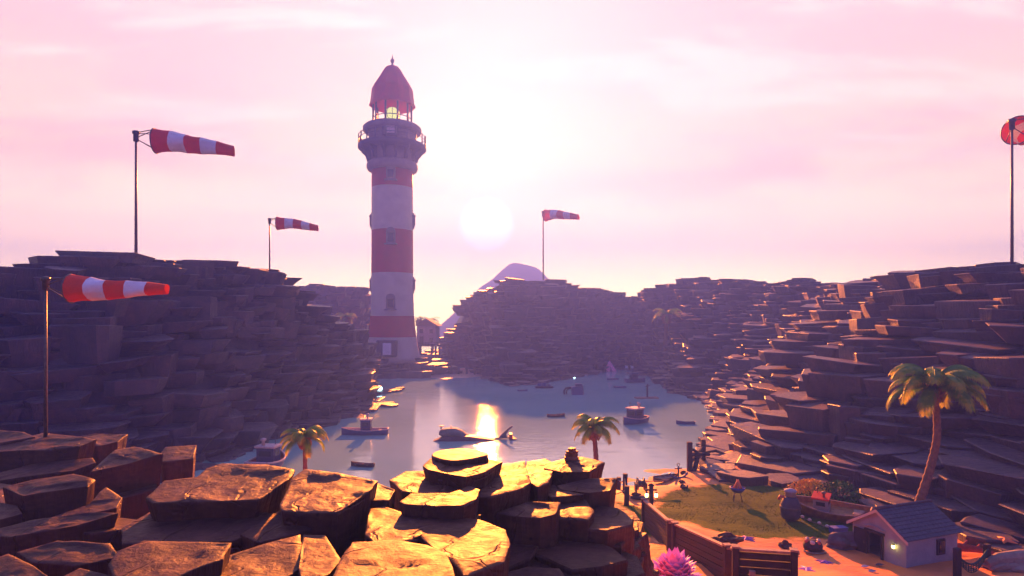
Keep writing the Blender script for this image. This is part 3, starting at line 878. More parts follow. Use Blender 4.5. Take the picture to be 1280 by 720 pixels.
    for yy in (157, 149.5):
        m.tube([(rf(23.5) * math.cos(a * PI / 20), rf(23.5) * math.sin(a * PI / 20), Z(yy)) for a in range(41)], rf(.6), 5, cap=False)
    m.build('lantern_rail', METAL, root)
    m = MB(); m.lathe([(rf(3), Z(158.5)), (rf(3), Z(149.5)), (rf(5), Z(149))], 20); pl = m.build('lamp_pedestal', METAL, root)
    m = MB(); m.lathe([(rf(3), Z(149.5))] + [(rf(9.5) * math.sin(q * PI / 12), Z(143) - rf(8.6) * math.cos(q * PI / 12)) for q in range(2, 12)] + [(.05, Z(134.3))], 24)
    lp = m.build('lamp', LAMPL, root)
    m = MB()
    for q in range(4):
        a = q * PI / 4 + .2
        m.tube([(rf(9.8) * math.sin(t_) * math.cos(a), rf(9.8) * math.sin(t_) * math.sin(a), Z(143) - rf(8.9) * math.cos(t_)) for t_ in [w * PI / 8 for w in range(-8, 9)]], rf(.35), 5)
    m.build('lens_ribs', METAL, lp)
    # roof
    m = MB()
    m.lathe([(.05, Z(116)), (rf(15), Z(118)), (rf(23), Z(130)), (rf(26), Z(134)), (rf(28.5), Z(133.5)), (rf(28.6), Z(132)), (rf(27.3), Z(129)), (rf(26.2), Z(122)), (rf(25.3), Z(112)), (rf(21), Z(104)), (rf(15), Z(95)), (rf(11), Z(88)), (rf(8), Z(84.5)), (rf(3), Z(82.5))], 10, smooth=False, ph=.16)
    m.build('roof', ROOFRED, root)
    m = MB(); m.lathe([(rf(2.4), Z(83)), (rf(1.2), Z(80)), (rf(2.6), Z(77)), (rf(2.6), Z(75)), (rf(.8), Z(73)), (.05, Z(68))], 10); m.build('finial', METAL, root)
lighthouse()

# ---------------------------------------------------------------- windsocks
def windsock(base, hgt, length, r0, r1, wind, droop, label, gap, bands=5, sway=.03):
    root = empty('windsock', base, 0, label=label, cat='windsock', group='windsocks on tall poles round the lagoon')
    S = length
    m = MB(); m.tube([(0, 0, -.4), (0, 0, hgt * .5), (0, 0, hgt)], [S * .020, S * .017, S * .014], 10); m.build('pole', STEEL, root)
    m = MB(); m.lathe([(S * .018, hgt - S * .12), (S * .033, hgt - S * .115), (S * .033, hgt - S * .02), (S * .045, hgt - S * .015), (S * .045, hgt + S * .02), (.01, hgt + S * .035)], 12)
    m.build('swivel', METAL, root)
    d = Vector((math.cos(wind), math.sin(wind), 0)); side = Vector((-d.y, d.x, 0)); up = Vector((0, 0, 1))
    c0 = d * gap + up * (hgt - S * .10 + 0)
    m = MB()
    m.tube([c0 + (side * math.cos(a * PI / 16) + up * math.sin(a * PI / 16)) * r0 for a in range(33)], S * .007, 6, cap=False)
    for (a, zt) in ((.25, .0), (.75, .0), (1.25, -.08), (1.75, -.08)):
        m.tube([up * (hgt + S * zt), c0 + (side * math.cos(a * PI) + up * math.sin(a * PI)) * r0], S * .006, 6)
    m.tube([up * (hgt - S * .07), c0 + up * r0 * .95], S * .006, 6)
    m.build('hoop_frame', STEEL, root)
    # sock: inner and outer skin, five stripes, rippled
    m = MB(); NU, NV = 40, 28; rows = []
    off = random.uniform(0, 9)
    for i in range(NU + 1):
        t = i / NU
        r = r0 + (r1 - r0) * t ** 1.05; r *= 1 - .07 * math.sin(PI * min(1, t * 1.6))
        wob = math.sin(t * 5 + off) * sway * S * t
        c = c0 + d * (length * t) + up * (-droop * length * t * t + wob * .6) + side * wob
        row = []
        for k in range(NV):
            a = 2 * PI * k / NV
            rr = r * (1 + .09 * math.sin(3 * a + t * 9 + off) * min(1, t * 4) + .035 * math.sin(9 * a + 4 * t) * (1 - .5 * t) - .05 * abs(math.sin(PI * t * 5)))
            row.append(c + (side * math.cos(a) + up * math.sin(a)) * rr)
        rows.append(row)
    b = len(m.v)
    for row in rows: m.v += row
    for i in range(NU):
        skew = 0
        for k in range(NV):
            k2 = (k + 1) % NV
            mi = int(min(.999, (i + .5) / NU) * bands) % 2
            m.f.append([b + i * NV + k, b + i * NV + k2, b + (i + 1) * NV + k2, b + (i + 1) * NV + k]); m.m.append(mi); m.sm.append(True)
    m.build('sock', [SOCKR, SOCKW], root)
    return root
p = px(57, 549, 29.5); windsock(p, 200 * 29.5 / F, 115 * 29.5 / F, .68, .24, R(3), .02, 'nearest windsock with orange and white stripes in front of the left cliff', 1.2)
p = px(170, 322, 88); windsock(p, 156 * 88 / F, 93 * 88 / F, 1.75, .75, R(8), .10, 'tall windsock on the highest block of the left cliff', 2.6)
p = px(337, 350, 116); windsock(p, 76 * 116 / F, 50 * 116 / F, 1.25, .55, R(6), .10, 'windsock just left of the lighthouse, smaller than its neighbour to the left', 1.4)
p = px(679, 349, 243); windsock(p, 84 * 243 / F, 48 * 243 / F, 2.3, 1.0, R(-38), .14, 'red windsock on the hazy ridge right of the sun', 1.2)
p = px(1265, 337, 76); windsock(p, 186 * 76 / F, 95 * 76 / F, 1.75, .7, R(30), .08, 'windsock at the right frame edge, seen into its open mouth', 1.5)

# ---------------------------------------------------------------- palms
def palm(base, path, rt, crown_r, nf, label, seed, leaf_n=30, group='palm trees round the lagoon'):
    rnd = random.Random(seed)
    root = empty('palm_tree', base, 0, label=label, cat='palm tree', group=group)
    pts = []
    P_ = [Vector(p) for p in path]
    N = 40
    for i in range(N + 1):      # smooth the trunk line through its control points
        t = i / N * (len(P_) - 1); k = min(int(t), len(P_) - 2); f = t - k
        p0, p1, p2, p3 = P_[max(0, k - 1)], P_[k], P_[k + 1], P_[min(len(P_) - 1, k + 2)]
        pts.append(.5 * ((2 * p1) + (p2 - p0) * f + (2 * p0 - 5 * p1 + 4 * p2 - p3) * f * f + (3 * p1 - p0 - 3 * p2 + p3) * f ** 3))
    rs = []
    for i in range(N + 1):
        t = i / N
        rs.append(rt * (1.35 - .5 * t) * (1.08 if i % 2 else .94))
    m = MB(); m.tube(pts, rs, 12, smooth=False); m.build('trunk', BARK, root)
    top = pts[-1]
    # boss of old leaf stubs under the fronds
    m = MB(); R0 = rt * 2.3
    m.lathe([(rt * .85, -R0 * 1.5), (R0 * .8, -R0 * .9), (R0, -R0 * .1), (R0 * .75, R0 * .6), (.05, R0 * 1.1)], 14, top)
    for a_ in range(6):
        for b_ in range(9):
            q = 2 * PI * (b_ + .5 * (a_ % 2)) / 9; zz = -R0 * 1.2 + a_ * R0 * .35; rr = R0 * (.55 + .5 * math.sin(PI * (a_ + 1) / 7))
            c = top + Vector((rr * math.cos(q), rr * math.sin(q), zz))
            m.add([c + Vector((math.cos(q + 1.57), math.sin(q + 1.57), 0)) * R0 * .28, c - Vector((math.cos(q + 1.57), math.sin(q + 1.57), 0)) * R0 * .28,
                   c + Vector((math.cos(q), math.sin(q), 1.1)) * R0 * .42, c + Vector((0, 0, -R0 * .3)) + Vector((math.cos(q), math.sin(q), 0)) * R0 * .1], [[0, 1, 2], [0, 3, 1], [0, 2, 3], [1, 3, 2]])
    m.build('crown_base', BARK, root)
    for f_ in range(nf):
        a = 2 * PI * (f_ + rnd.uniform(-.25, .25)) / nf * 1.0
        lvl = f_ % 3
        L = crown_r * rnd.uniform(.9, 1.12)
        elev = (1.2, .85, .35)[lvl] + rnd.uniform(-.12, .12)
        bend = (2.35, 2.25, 1.95)[lvl] + rnd.uniform(-.2, .2)
        dirh = Vector((math.cos(a), math.sin(a), 0)); side = Vector((-dirh.y, dirh.x, 0))
        p = top + Vector((0, 0, R0 * .6)); rach = [p.copy()]; tans = []
        NSs = 22
        for i in range(NSs):
            e = elev - bend * (i / NSs) ** 1.15
            t_ = dirh * math.cos(e) + Vector((0, 0, math.sin(e)))
            p = p + t_ * (L * 1.25 / NSs); rach.append(p.copy()); tans.append(t_)
        tans.append(tans[-1])
        m = MB(); al = []
        m.tube(rach, [crown_r * .022 * (1 - .85 * i / NSs) for i in range(NSs + 1)], 5, cap=False); al += [i / NSs * .9 for i in range(NSs + 1) for _ in range(5)]
        for j in range(leaf_n):
            t = .10 + .9 * j / leaf_n; x = t * NSs; k = min(int(x), NSs - 1)
            q = rach[k].lerp(rach[k + 1], x - k); tt = tans[k]; nup = side.cross(tt).normalized()
            if nup.z < 0 and k < NSs * .3: nup = -nup
            wl = L * .34 * math.sin(PI * min(1, .12 + t * .86)) ** .6 * rnd.uniform(.85, 1.1)
            for s_ in (-1, 1):
                dv = (side * s_ * .72 + tt * .55 - Vector((0, 0, 1)) * .42).normalized()
                mid_ = q + dv * wl * .5 + Vector((0, 0, wl * .06)); tip = q + dv * wl + Vector((0, 0, -wl * .22))
                wd = tt * (L * .017)
                m.add([q - wd, q + wd, mid_ + wd * 1.05, mid_ - wd * 1.05, tip], [[0, 1, 2, 3], [3, 2, 4]])
                al += [t, t, t + .12, t + .12, t + .3]
        o = m.build('frond', LEAF, root, recalc=False)
        at_ = o.data.attributes.new('along', 'FLOAT', 'POINT'); at_.data.foreach_set('value', [min(1, v) for v in al])
    return root
# near palm leaning up from behind the hut
b = px(1150, 626, 51)
palm(b, [(-.4, 0, -1.5), (0, 0, 0), (.95, .1, 2.8), (1.5, .1, 5.6), (1.2, 0, 9.2)], .29, 3.6, 18, 'large leaning palm tree rising behind the white hut roof', 11, 50)
b = px(744, 600, 58); b.z = 1.0
palm(b, [(.5, 0, -.5), (.3, 0, 1.0), (.15, 0, 3.0), (-.1, 0, px(744, 540, 58).z - 1.0)], .24, 2.3, 17, 'palm tree with yellow green fronds behind the rocks right of centre', 12, 34)
b = px(381, 600, 46); b.z = 1.0
palm(b, [(0, 0, -.5), (.05, 0, 3.0), (0, 0, px(381, 552, 46).z - 1.0)], .17, 1.75, 17, 'palm tree beside the boat seen end on, behind the broad flat slab', 13, 34)
b = px(832, 440, 196)
palm(b, [(0, 0, -6), (0, 0, 4), (.3, 0, 11)], .55, 5.2, 11, 'hazy palm tree growing in front of the far ridge on the right', 14, 12)
b = px(432, 420, 205)
palm(b, [(0, 0, -8), (0, 0, 2), (.2, 0, 5.5)], .5, 3.6, 11, 'hazy palm tree left of the lighthouse foot', 15, 12)
b = px(524, 440, 256)
palm(b, [(0, 0, -1), (-.5, 0, 6), (0, 0, 12.5)], .5, 4.0, 11, 'left one of the two palm trees standing right of the lighthouse foot', 16, 10)
b = px(540, 440, 262)
palm(b, [(0, 0, -1), (.4, 0, 6), (0, 0, 12.5)], .5, 3.6, 11, 'right one of the two palm trees, above the small stilt house', 17, 10)

# ---------------------------------------------------------------- boats
def hull_mesh(L, Wd, Hh, sheer=.25, open_=True, transom=.7, draft=.25, mi=0):
    """hull pointing to +X, waterline at z=0, with an inner skin when open"""
    m = MB(); NS = 14; prof = []
    for i in range(NS + 1):
        t = i / NS; x = -L / 2 + L * t
        w = Wd / 2 * (transom + (1 - transom) * math.sin(PI / 2 * min(1, t * 2.2))) * (1 - max(0, (t - .45) / .55) ** 2.2)
        w = max(w, .02 * Wd)
        top = Hh * (1 + sheer * (2 * t - .75) ** 2 * 1.3)
        prof.append((x, w, top))
    secs = []
    for (x, w, top) in prof:
        secs.append([(x, -w, top), (x, -w * .92, top * .5), (x, -w * .62, -draft * .5), (x, 0, -draft), (x, w * .62, -draft * .5), (x, w * .92, top * .5), (x, w, top)])
    vs = [p for s in secs for p in s]; n = 7
    fs = [[i * n + k, i * n + k + 1, (i + 1) * n + k + 1, (i + 1) * n + k] for i in range(NS) for k in range(n - 1)]
    fs.append(list(range(n))[::-1])
    m.add(vs, fs, mi, smooth=True)
    # deck / floor inside
    dk = []
    for (x, w, top) in prof: dk += [(x, -w * .9, top * .55), (x, w * .9, top * .55)]
    m.add(dk, [[2 * i, 2 * i + 1, 2 * i + 3, 2 * i + 2] for i in range(NS)], 1)
    # inner bulwark
    ib = []
    for (x, w, top) in prof: ib += [(x, -w * .97, top), (x, -w * .9, top * .55), (x, w * .9, top * .55), (x, w * .97, top)]
    m.add(ib, [[4 * i, 4 * i + 1, 4 * i + 5, 4 * i + 4] for i in range(NS)] + [[4 * i + 2, 4 * i + 3, 4 * i + 7, 4 * i + 6] for i in range(NS)], 1)
    return m, prof
def gunwale(prof, r, mat, root):
    m = MB()
    path = [(x, -w, t) for x, w, t in prof] + [(x, w, t) for x, w, t in prof[::-1]]
    path.append(path[0])
    m.tube(path, r, 6); return m.build('gunwale', mat, root)
def fishing_boat(loc, rz, L, Wd, Hh, cab, label, hm=BLUEH, gm_=PALE, dm_=PALE, roll=0, canopy=None):
    root = empty('fishing_boat', loc, rz, label=label, cat='boat', group='boats in and beside the lagoon')
    root.rotation_euler = (roll, 0, rz)
    m, prof = hull_mesh(L, Wd, Hh); m.build('hull', [hm, dm_], root); gunwale(prof, Wd * .028, gm_, root)
    cw, cl, ch, cx_ = cab
    m = MB(); zf = Hh * .55
    T = Matrix.Identity(4)
    m.prism([(cx_ - cl / 2, -cw / 2), (cx_ + cl / 2, -cw / 2), (cx_ + cl / 2, cw / 2), (cx_ - cl / 2, cw / 2)], zf, zf + ch)
    cb = m.build('cabin', CABIN if canopy is None else PLASTER, root)
    m = MB(); m.box((cx_, 0, zf + ch + .06 * ch), (cl * 1.18, cw * 1.18, ch * .12)); m.build('cabin_roof', canopy or gm_, root)
    for sx in (-1, 1):
        m = MB(); m.box((cx_ + sx * cl / 2 * 1.0, 0, zf + ch * .66), (.05, cw * .7, ch * .3)); m.build('window', GLASSD, cb)
        m = MB(); m.box((cx_, sx * cw / 2 * 1.0, zf + ch * .66), (cl * .6, .05, ch * .3)); m.build('window', GLASSD, cb)
    m = MB(); m.lathe([(cw * .09, 0), (cw * .09, ch * .3), (cw * .16, ch * .32), (cw * .16, ch * .42), (.01, ch * .48)], 10, (cx_ - cl * .2, cw * .22, zf + ch * 1.1)); m.build('funnel', gm_, root)
    m = MB(); m.tube([(cx_ + cl * .3, -cw * .3, zf + ch * 1.1), (cx_ + cl * .3, -cw * .3, zf + ch * 1.6)], cw * .02, 6)
    m.box((cx_ + cl * .3, -cw * .3, zf + ch * 1.5), (cw * .02, cw * .34, ch * .04)); m.build('mast', METAL, root)
    m = MB(); m.box((-L * .36, 0, Hh * .55 + Hh * .18), (L * .12, Wd * .4, Hh * .36)); m.build('stern_locker', WOODL, root)
    return root
def rowboat(loc, rz, L, label, hm=WOOD, roll=.06):
    root = empty('rowing_boat', loc, rz, label=label, cat='boat', group='boats in and beside the lagoon')
    root.rotation_euler = (roll, 0, rz)
    m, prof = hull_mesh(L, L * .33, L * .11, .35, True, .55, L * .04); m.build('hull', [hm, WOODL], root); gunwale(prof, L * .014, hm, root)
    for x in (-.26, .0, .24):
        m = MB(); m.box((x * L, 0, L * .085), (L * .07, L * .29, L * .014)); m.build('seat', WOODL, root)
    return root
def W0(x, y, z=0.0): 
    p = onz(x, y, 0.0); p.z = z; return p
fishing_boat(W0(335, 586), R(82), 5.6, 3.9, 1.15, (2.2, 1.6, 2.0, .1), 'boat seen end on at the left shore with a dark cabin and pale curved rim', BLUEH, PALE, REDH)
fishing_boat(W0(456, 543), R(184), 7.2, 2.4, .75, (1.5, 1.5, 1.9, -.2), 'fishing boat lying side on in the pink reflection below the left cliff point', BLUEH, PALE, PALE)
fishing_boat(W0(793, 529), R(218), 5.6, 2.9, .9, (2.0, 2.2, 2.0, -.2), 'squat fishing boat with a tall navy cabin, right of the palm in the middle', BLUEH, PALE, PALE)
fishing_boat(W0(794, 478), R(10), 6.0, 2.6, .9, (1.8, 1.9, 2.1, -.4), 'hazy fishing boat near the far right shore, closest to the pink tent', BLUEH, BLUEH, BLUEH)
rowboat(W0(453, 583), R(170), 3.0, 'empty dinghy with a raised bow, in front of the side on fishing boat')
rowboat(W0(695, 521), R(4), 3.3, 'dark low rowing boat left of the palm in the middle')
rowboat(W0(857, 530), R(175), 3.2, 'rowing boat beside the right shore rocks, right of the squat fishing boat', BLUEH)
rowboat(W0(775, 485), R(-25), 3.4, 'small rowing boat drifting between the two right hand fishing boats', BLUEH)
rowboat(W0(766, 475), R(0), 3.6, 'faint low rowing boat on the water below the pink tent', BLUEH)
rowboat(W0(653, 489), R(0), 2.6, 'tiny rowing boat left of the drifting cargo barge', BLUEH)
# mast on a raft
rt_ = empty('mast_raft', W0(808, 498), R(6), label='low raft with a single bare mast, between the two right hand fishing boats', cat='raft')
m = MB()
for i in range(5): m.tube([(-2.6 + .2 * (i % 2), -.8 + .4 * i, .12), (2.6, -.8 + .4 * i, .12)], .2, 7)
m.build('log_deck', WOODL, rt_)
m = MB(); m.tube([(.2, 0, .2), (.25, 0, 3.3)], [.24, .16], 8); m.build('mast', WOOD, rt_)
m = MB(); m.tube([(-.25, .05, 2.7), (.9, 0, 3.0)], .09, 6); m.build('spar', WOOD, rt_)
# barge with cargo
bg = empty('cargo_barge', W0(680, 485), R(2), label='low flat barge loaded with dark crates on the far water', cat='barge')
m = MB(); m.prism([(-2.3, -.9), (2.0, -.9), (2.5, 0), (2.0, .9), (-2.3, .9)], -.2, .45); m.build('hull', WOOD, bg)
for (x, w, h) in ((-1.2, 1.1, .7), (.1, 1.2, .95), (1.3, .8, .6)):
    m = MB(); m.box((x, 0, .45 + h / 2), (w, 1.2, h)); m.build('cargo_box', BLUEH, bg)
# stern wreck with broken arch
wk = empty('wreck', W0(717, 493), R(0), label='broken stern of a sunken boat with an arch of bare ribs, right of the barge', cat='wreck')
m = MB(); m.prism([(-.4, -1.2), (2.2, -1.0), (2.5, 0), (2.2, 1.0), (-.4, 1.2)], -.3, 1.9, T=Matrix.Rotation(-.12, 4, 'Y')); m.build('stern_block', BLUEH, wk)
m = MB(); m.box((1.2, 0, 2.3), (1.6, 1.5, .6), 0); m.build('deckhouse', CABIN, wk)
m = MB(); m.tube([(-2.2, 0, -.2), (-2.3, 0, .9), (-1.9, 0, 1.5), (-.9, 0, 1.7), (-.2, 0, 1.6)], .22, 7); m.build('rib', WOOD, wk)
m = MB(); m.tube([(-1.6, .7, -.2), (-1.7, .7, .8), (-1.2, .7, 1.3), (-.2, .7, 1.4)], .16, 7); m.build('rib', WOOD, wk)

# aeroplane wreck
def plane():
    c = W0(594, 549)
    k = 97 / F * 2  # rough metre scale
    root = empty('plane_wreck', c, R(2), label='half sunk aeroplane wreck with humped mossy nose and swept tail fin in the lagoon', cat='plane wreck')
    k = c.y / F
    def X(x): return (x - 594) * k
    def Zz(y): return (549 - y) * k
    m = MB(); secs = [(549, 1.2, .7), (550, 3.0, 1.0), (553, 4.8, 1.2), (560, 6.3, 1.35), (570, 7.0, 1.4), (578, 5.6, 1.3), (584, 3.4, 1.1), (592, 2.6, .9), (604, 1.9, .7), (618, 1.2, .45), (630, .8, .3), (641, .5, .2)]
    mid = [541, 540.5, 540.5, 541, 541.5, 543.5, 546, 547, 547.6, 548, 547.4, 547]
    vs = []; n = 16
    for (x, h, w), yc in zip(secs, mid):
        for q in range(n):
            a = 2 * PI * q / n
            vs.append((X(x), w * math.cos(a), Zz(yc) + h * k * math.sin(a)))
    m.add(vs, [[i * n + q, i * n + (q + 1) % n, (i + 1) * n + (q + 1) % n, (i + 1) * n + q] for i in range(len(secs) - 1) for q in range(n)] + [list(range(n))[::-1], [(len(secs) - 1) * n + q for q in range(n)]], smooth=True)
    m.build('fuselage', MOSS, root)
    # drooped wing / float plane spreading at the waterline
    m = MB(); ol = [(540, 550), (549, 546.5), (556, 543.5), (572, 543), (590, 543.5), (604, 545.5), (618, 547.6), (600, 550.5), (580, 552.5), (556, 552.5)]
    vs = []
    for s_ in (-1.0, .4):
        for (x, y) in ol: vs.append((X(x), s_ - .5, Zz(y)))
    n = len(ol)
    m.add(vs, [list(range(n)), list(range(n, 2 * n))[::-1]] + [[i, (i + 1) % n, n + (i + 1) % n, n + i] for i in range(n)])
    m.build('lower_hull', simple('purple_grey_metal', (.10, .08, .10), .5, .3, 1), root)
    m = MB(); fin = [(622, 548), (630, 540), (637, 534), (640.5, 532), (641, 534), (636, 538), (633, 543), (634, 548)]
    vs = []
    for s_ in (-.09, .09):
        for (x, y) in fin: vs.append((X(x), s_, Zz(y)))
    n = len(fin)
    m.add(vs, [list(range(n)), list(range(n, 2 * n))[::-1]] + [[i, (i + 1) % n, n + (i + 1) % n, n + i] for i in range(n)])
    m.build('tail_fin', MOSS, root)
    m = MB(); m.box((X(638.5), 0, Zz(545)), (.5, 1.6, .7), 0); m.build('rudder', REDH, root)
    m = MB(); m.box((X(640), .4, Zz(548)), (.8, 2.6, .12), .2); m.build('tailplane', MOSS, root)
    m = MB(); m.tube([(X(551.5), 0, Zz(536)), (X(551.5), 0, Zz(532.5))], .09, 6); m.box((X(552.3), 0, Zz(532.3)), (.75, .2, .12)); m.build('propeller_stub', METAL, root)
    m = MB(); m.tube([(X(564), 0, Zz(535)), (X(564), 0, Zz(532.5))], .07, 6); m.build('aerial', METAL, root)
plane()

# ---------------------------------------------------------------- far shore things
tn = empty('tent', px(762, 463, 214), R(8), label='small pink pyramid tent on the far shore below the ridge', cat='tent')
tn.location.z = .1
m = MB(); m.add([(-2.0, -1.8, 0), (2.0, -1.8, 0), (2.0, 1.8, 0), (-2.0, 1.8, 0), (0, 0, 3.8)], [[0, 1, 4], [1, 2, 4], [2, 3, 4], [3, 0, 4], [3, 2, 1, 0]]); m.build('canvas', simple('pink_canvas', (.95, .30, .50), .8, .1), tn)
m = MB(); m.tube([(0, 0, 3.6), (0, 0, 4.2)], .07, 6); m.build('pole_tip', WOOD, tn)
m = MB(); m.add([(-.5, -1.83, .02), (.5, -1.83, .02), (0, -1.0, 1.8)], [[0, 1, 2]]); m.build('entrance_flap', simple('deep_pink_canvas', (.4, .1, .2), .8, .1), tn)
def lamp_post(loc, h, r, label):
    root = empty('beacon_lamp', loc, 0, label=label, cat='lamp', group='blue white glowing lamps beside the water')
    m = MB(); m.tube([(0, 0, -.5), (0, 0, h)], .10, 8); m.build('post', METAL, root)
    m = MB(); m.lathe([(r * .5, h), (r * .6, h + r * .2), (r * .2, h + r * .3)], 12); m.build('collar', METAL, root)
    m = MB(); m.lathe([(.02, h + .1 * r)] + [(r * math.sin(q * PI / 12), h + r * 1.1 - r * math.cos(q * PI / 12)) for q in range(1, 12)] + [(.02, h + 2.1 * r)], 16); m.build('globe', LAMPB, root)
p = px(474, 489, 152); p.z = .5; lamp_post(p, px(0, 488, 152).z - .5 - .4, .75, 'bright globe lamp on the low rock at the left shore')
p = px(717, 476, 190); p.z = .2; lamp_post(p, px(0, 474, 190).z - .6, .55, 'small glowing blue lamp at the foot of the far ridge')
# low rock under the lamp
fm = MB(); rnd = random.Random(8)
for (x, y, w) in ((478, 491, 5), (486, 490, 4), (492, 489, 4.5), (500, 487, 2.5), (470, 492, 3.5), (480, 506, 5), (486, 508, 4)):
    q = W0(x, y); slab(fm, (q.x, q.y, rnd.uniform(.4, .7)), w, 3.2, 1.4, rnd.uniform(-.3, .3), rnd, (0, rnd.gauss(0, .05)), 8, .85, .08)
tag(fm.build('shore_reef', CLIFF), kind='structure')
# pair of pale beach umbrellas / sails
for (x, lab) in ((781, 'left one of the two tiny pale flags on the far right shore'), (788, 'right one of the two tiny pale flags on the far right shore')):
    p = px(x, 464, 212); p.z = .3
    fl = empty('flag', p, 0, label=lab, cat='flag', group='tiny pale flags on the far shore')
    m = MB(); m.tube([(0, 0, -.3), (0, 0, 2.0)], .06, 6); m.build('pole', METAL, fl)
    m = MB(); m.add([(0, 0, 1.9), (1.1, .15, 1.75), (1.2, .1, .9), (0, 0, .9), (0, .05, 1.9), (1.1, .2, 1.75), (1.2, .15, .9), (0, .05, .9)], [[0, 1, 2, 3], [4, 5, 6, 7]]); m.build('cloth', SOCKW, fl)
# pier near the lighthouse
pr = empty('pier', px(556, 468, 200), 0, label='ruined wooden pier on bare posts near the lighthouse', cat='pier')
pr.location.z = 0
for i in range(9):
    x = -11 + i * 2.6; h = random.uniform(1.8, 3.0) if i not in (6, 7) else 2.4
    for yy in (-1.0, 1.0):
        m = MB(); m.tube([(x, yy, -1), (x + random.uniform(-.1, .1), yy, h)], .28, 7); m.build('post', WOOD, pr)
for (x0, x1, z) in ((-11.6, -5.8, 1.7), (-4.4, 1.2, 1.3)):
    m = MB(); n_ = int((x1 - x0) / .5)
    for i in range(n_): m.box((x0 + .25 + i * .5, 0, z + random.uniform(-.03, .03)), (.44, 2.8, .14))
    m.build('deck', WOODL, pr)
# stilt house
sh = empty('stilt_house', px(535, 449, 248), R(-8), label='narrow blue grey stilt house between the lighthouse and the palms', cat='house')
sh.location.z = 1.5
for (x, y) in ((-4, -3), (4, -3), (-4, 3), (4, 3)):
    m = MB(); m.tube([(x, y, -2), (x, y, 6)], .45, 8); m.build('stilt', WOOD, sh)
m = MB(); m.box((0, 0, 6.2), (11, 8.5, .5)); m.build('platform', WOOD, sh)
BGW = simple('blue_grey_boards', (.20, .22, .32), .8, .2, 1)
m = MB(); m.box((0, .5, 10.4), (8.2, 6, 8)); m.build('wall', BGW, sh)
m = MB(); m.add([(-5, -3.4, 14.2), (5, -3.4, 14.2), (5, 4.4, 14.2), (-5, 4.4, 14.2), (0, -3.4, 17.2), (0, 4.4, 17.2)], [[0, 1, 4], [1, 2, 5, 4], [2, 3, 5], [3, 0, 4, 5], [3, 2, 1, 0]]); m.build('roof', DARKST, sh)
for (x, z) in ((-2, 12), (2, 12), (2, 8.4)):
    m = MB(); m.box((x, -2.55, z), (1.5, .3, 1.7)); w_ = m.build('window', WOOD, sh)
    m = MB(); m.box((x, -2.72, z), (1.1, .12, 1.3)); m.build('pane', GLASSD, w_)
m = MB(); m.box((-2, -2.55, 8.2), (1.6, .3, 3.4)); m.build('door', WOOD, sh)
m = MB()
for i in range(9): m.tube([(-5.2 + i * 1.3, -4, 6.4), (-5.2 + i * 1.3, -4, 7.6)], .09, 5)
m.tube([(-5.3, -4, 7.6), (5.3, -4, 7.6)], .1, 5); m.build('railing', WOOD, sh)

# ---------------------------------------------------------------- beach things
def G(x, y, z=None):
    """point on the terrain seen at photo pixel"""
    zz = 1.2
    for _ in range(25):
        p = onz(x, y, zz); zz = .5 * zz + .5 * ground_z(p.x, p.y)
    p.z = ground_z(p.x, p.y); return p

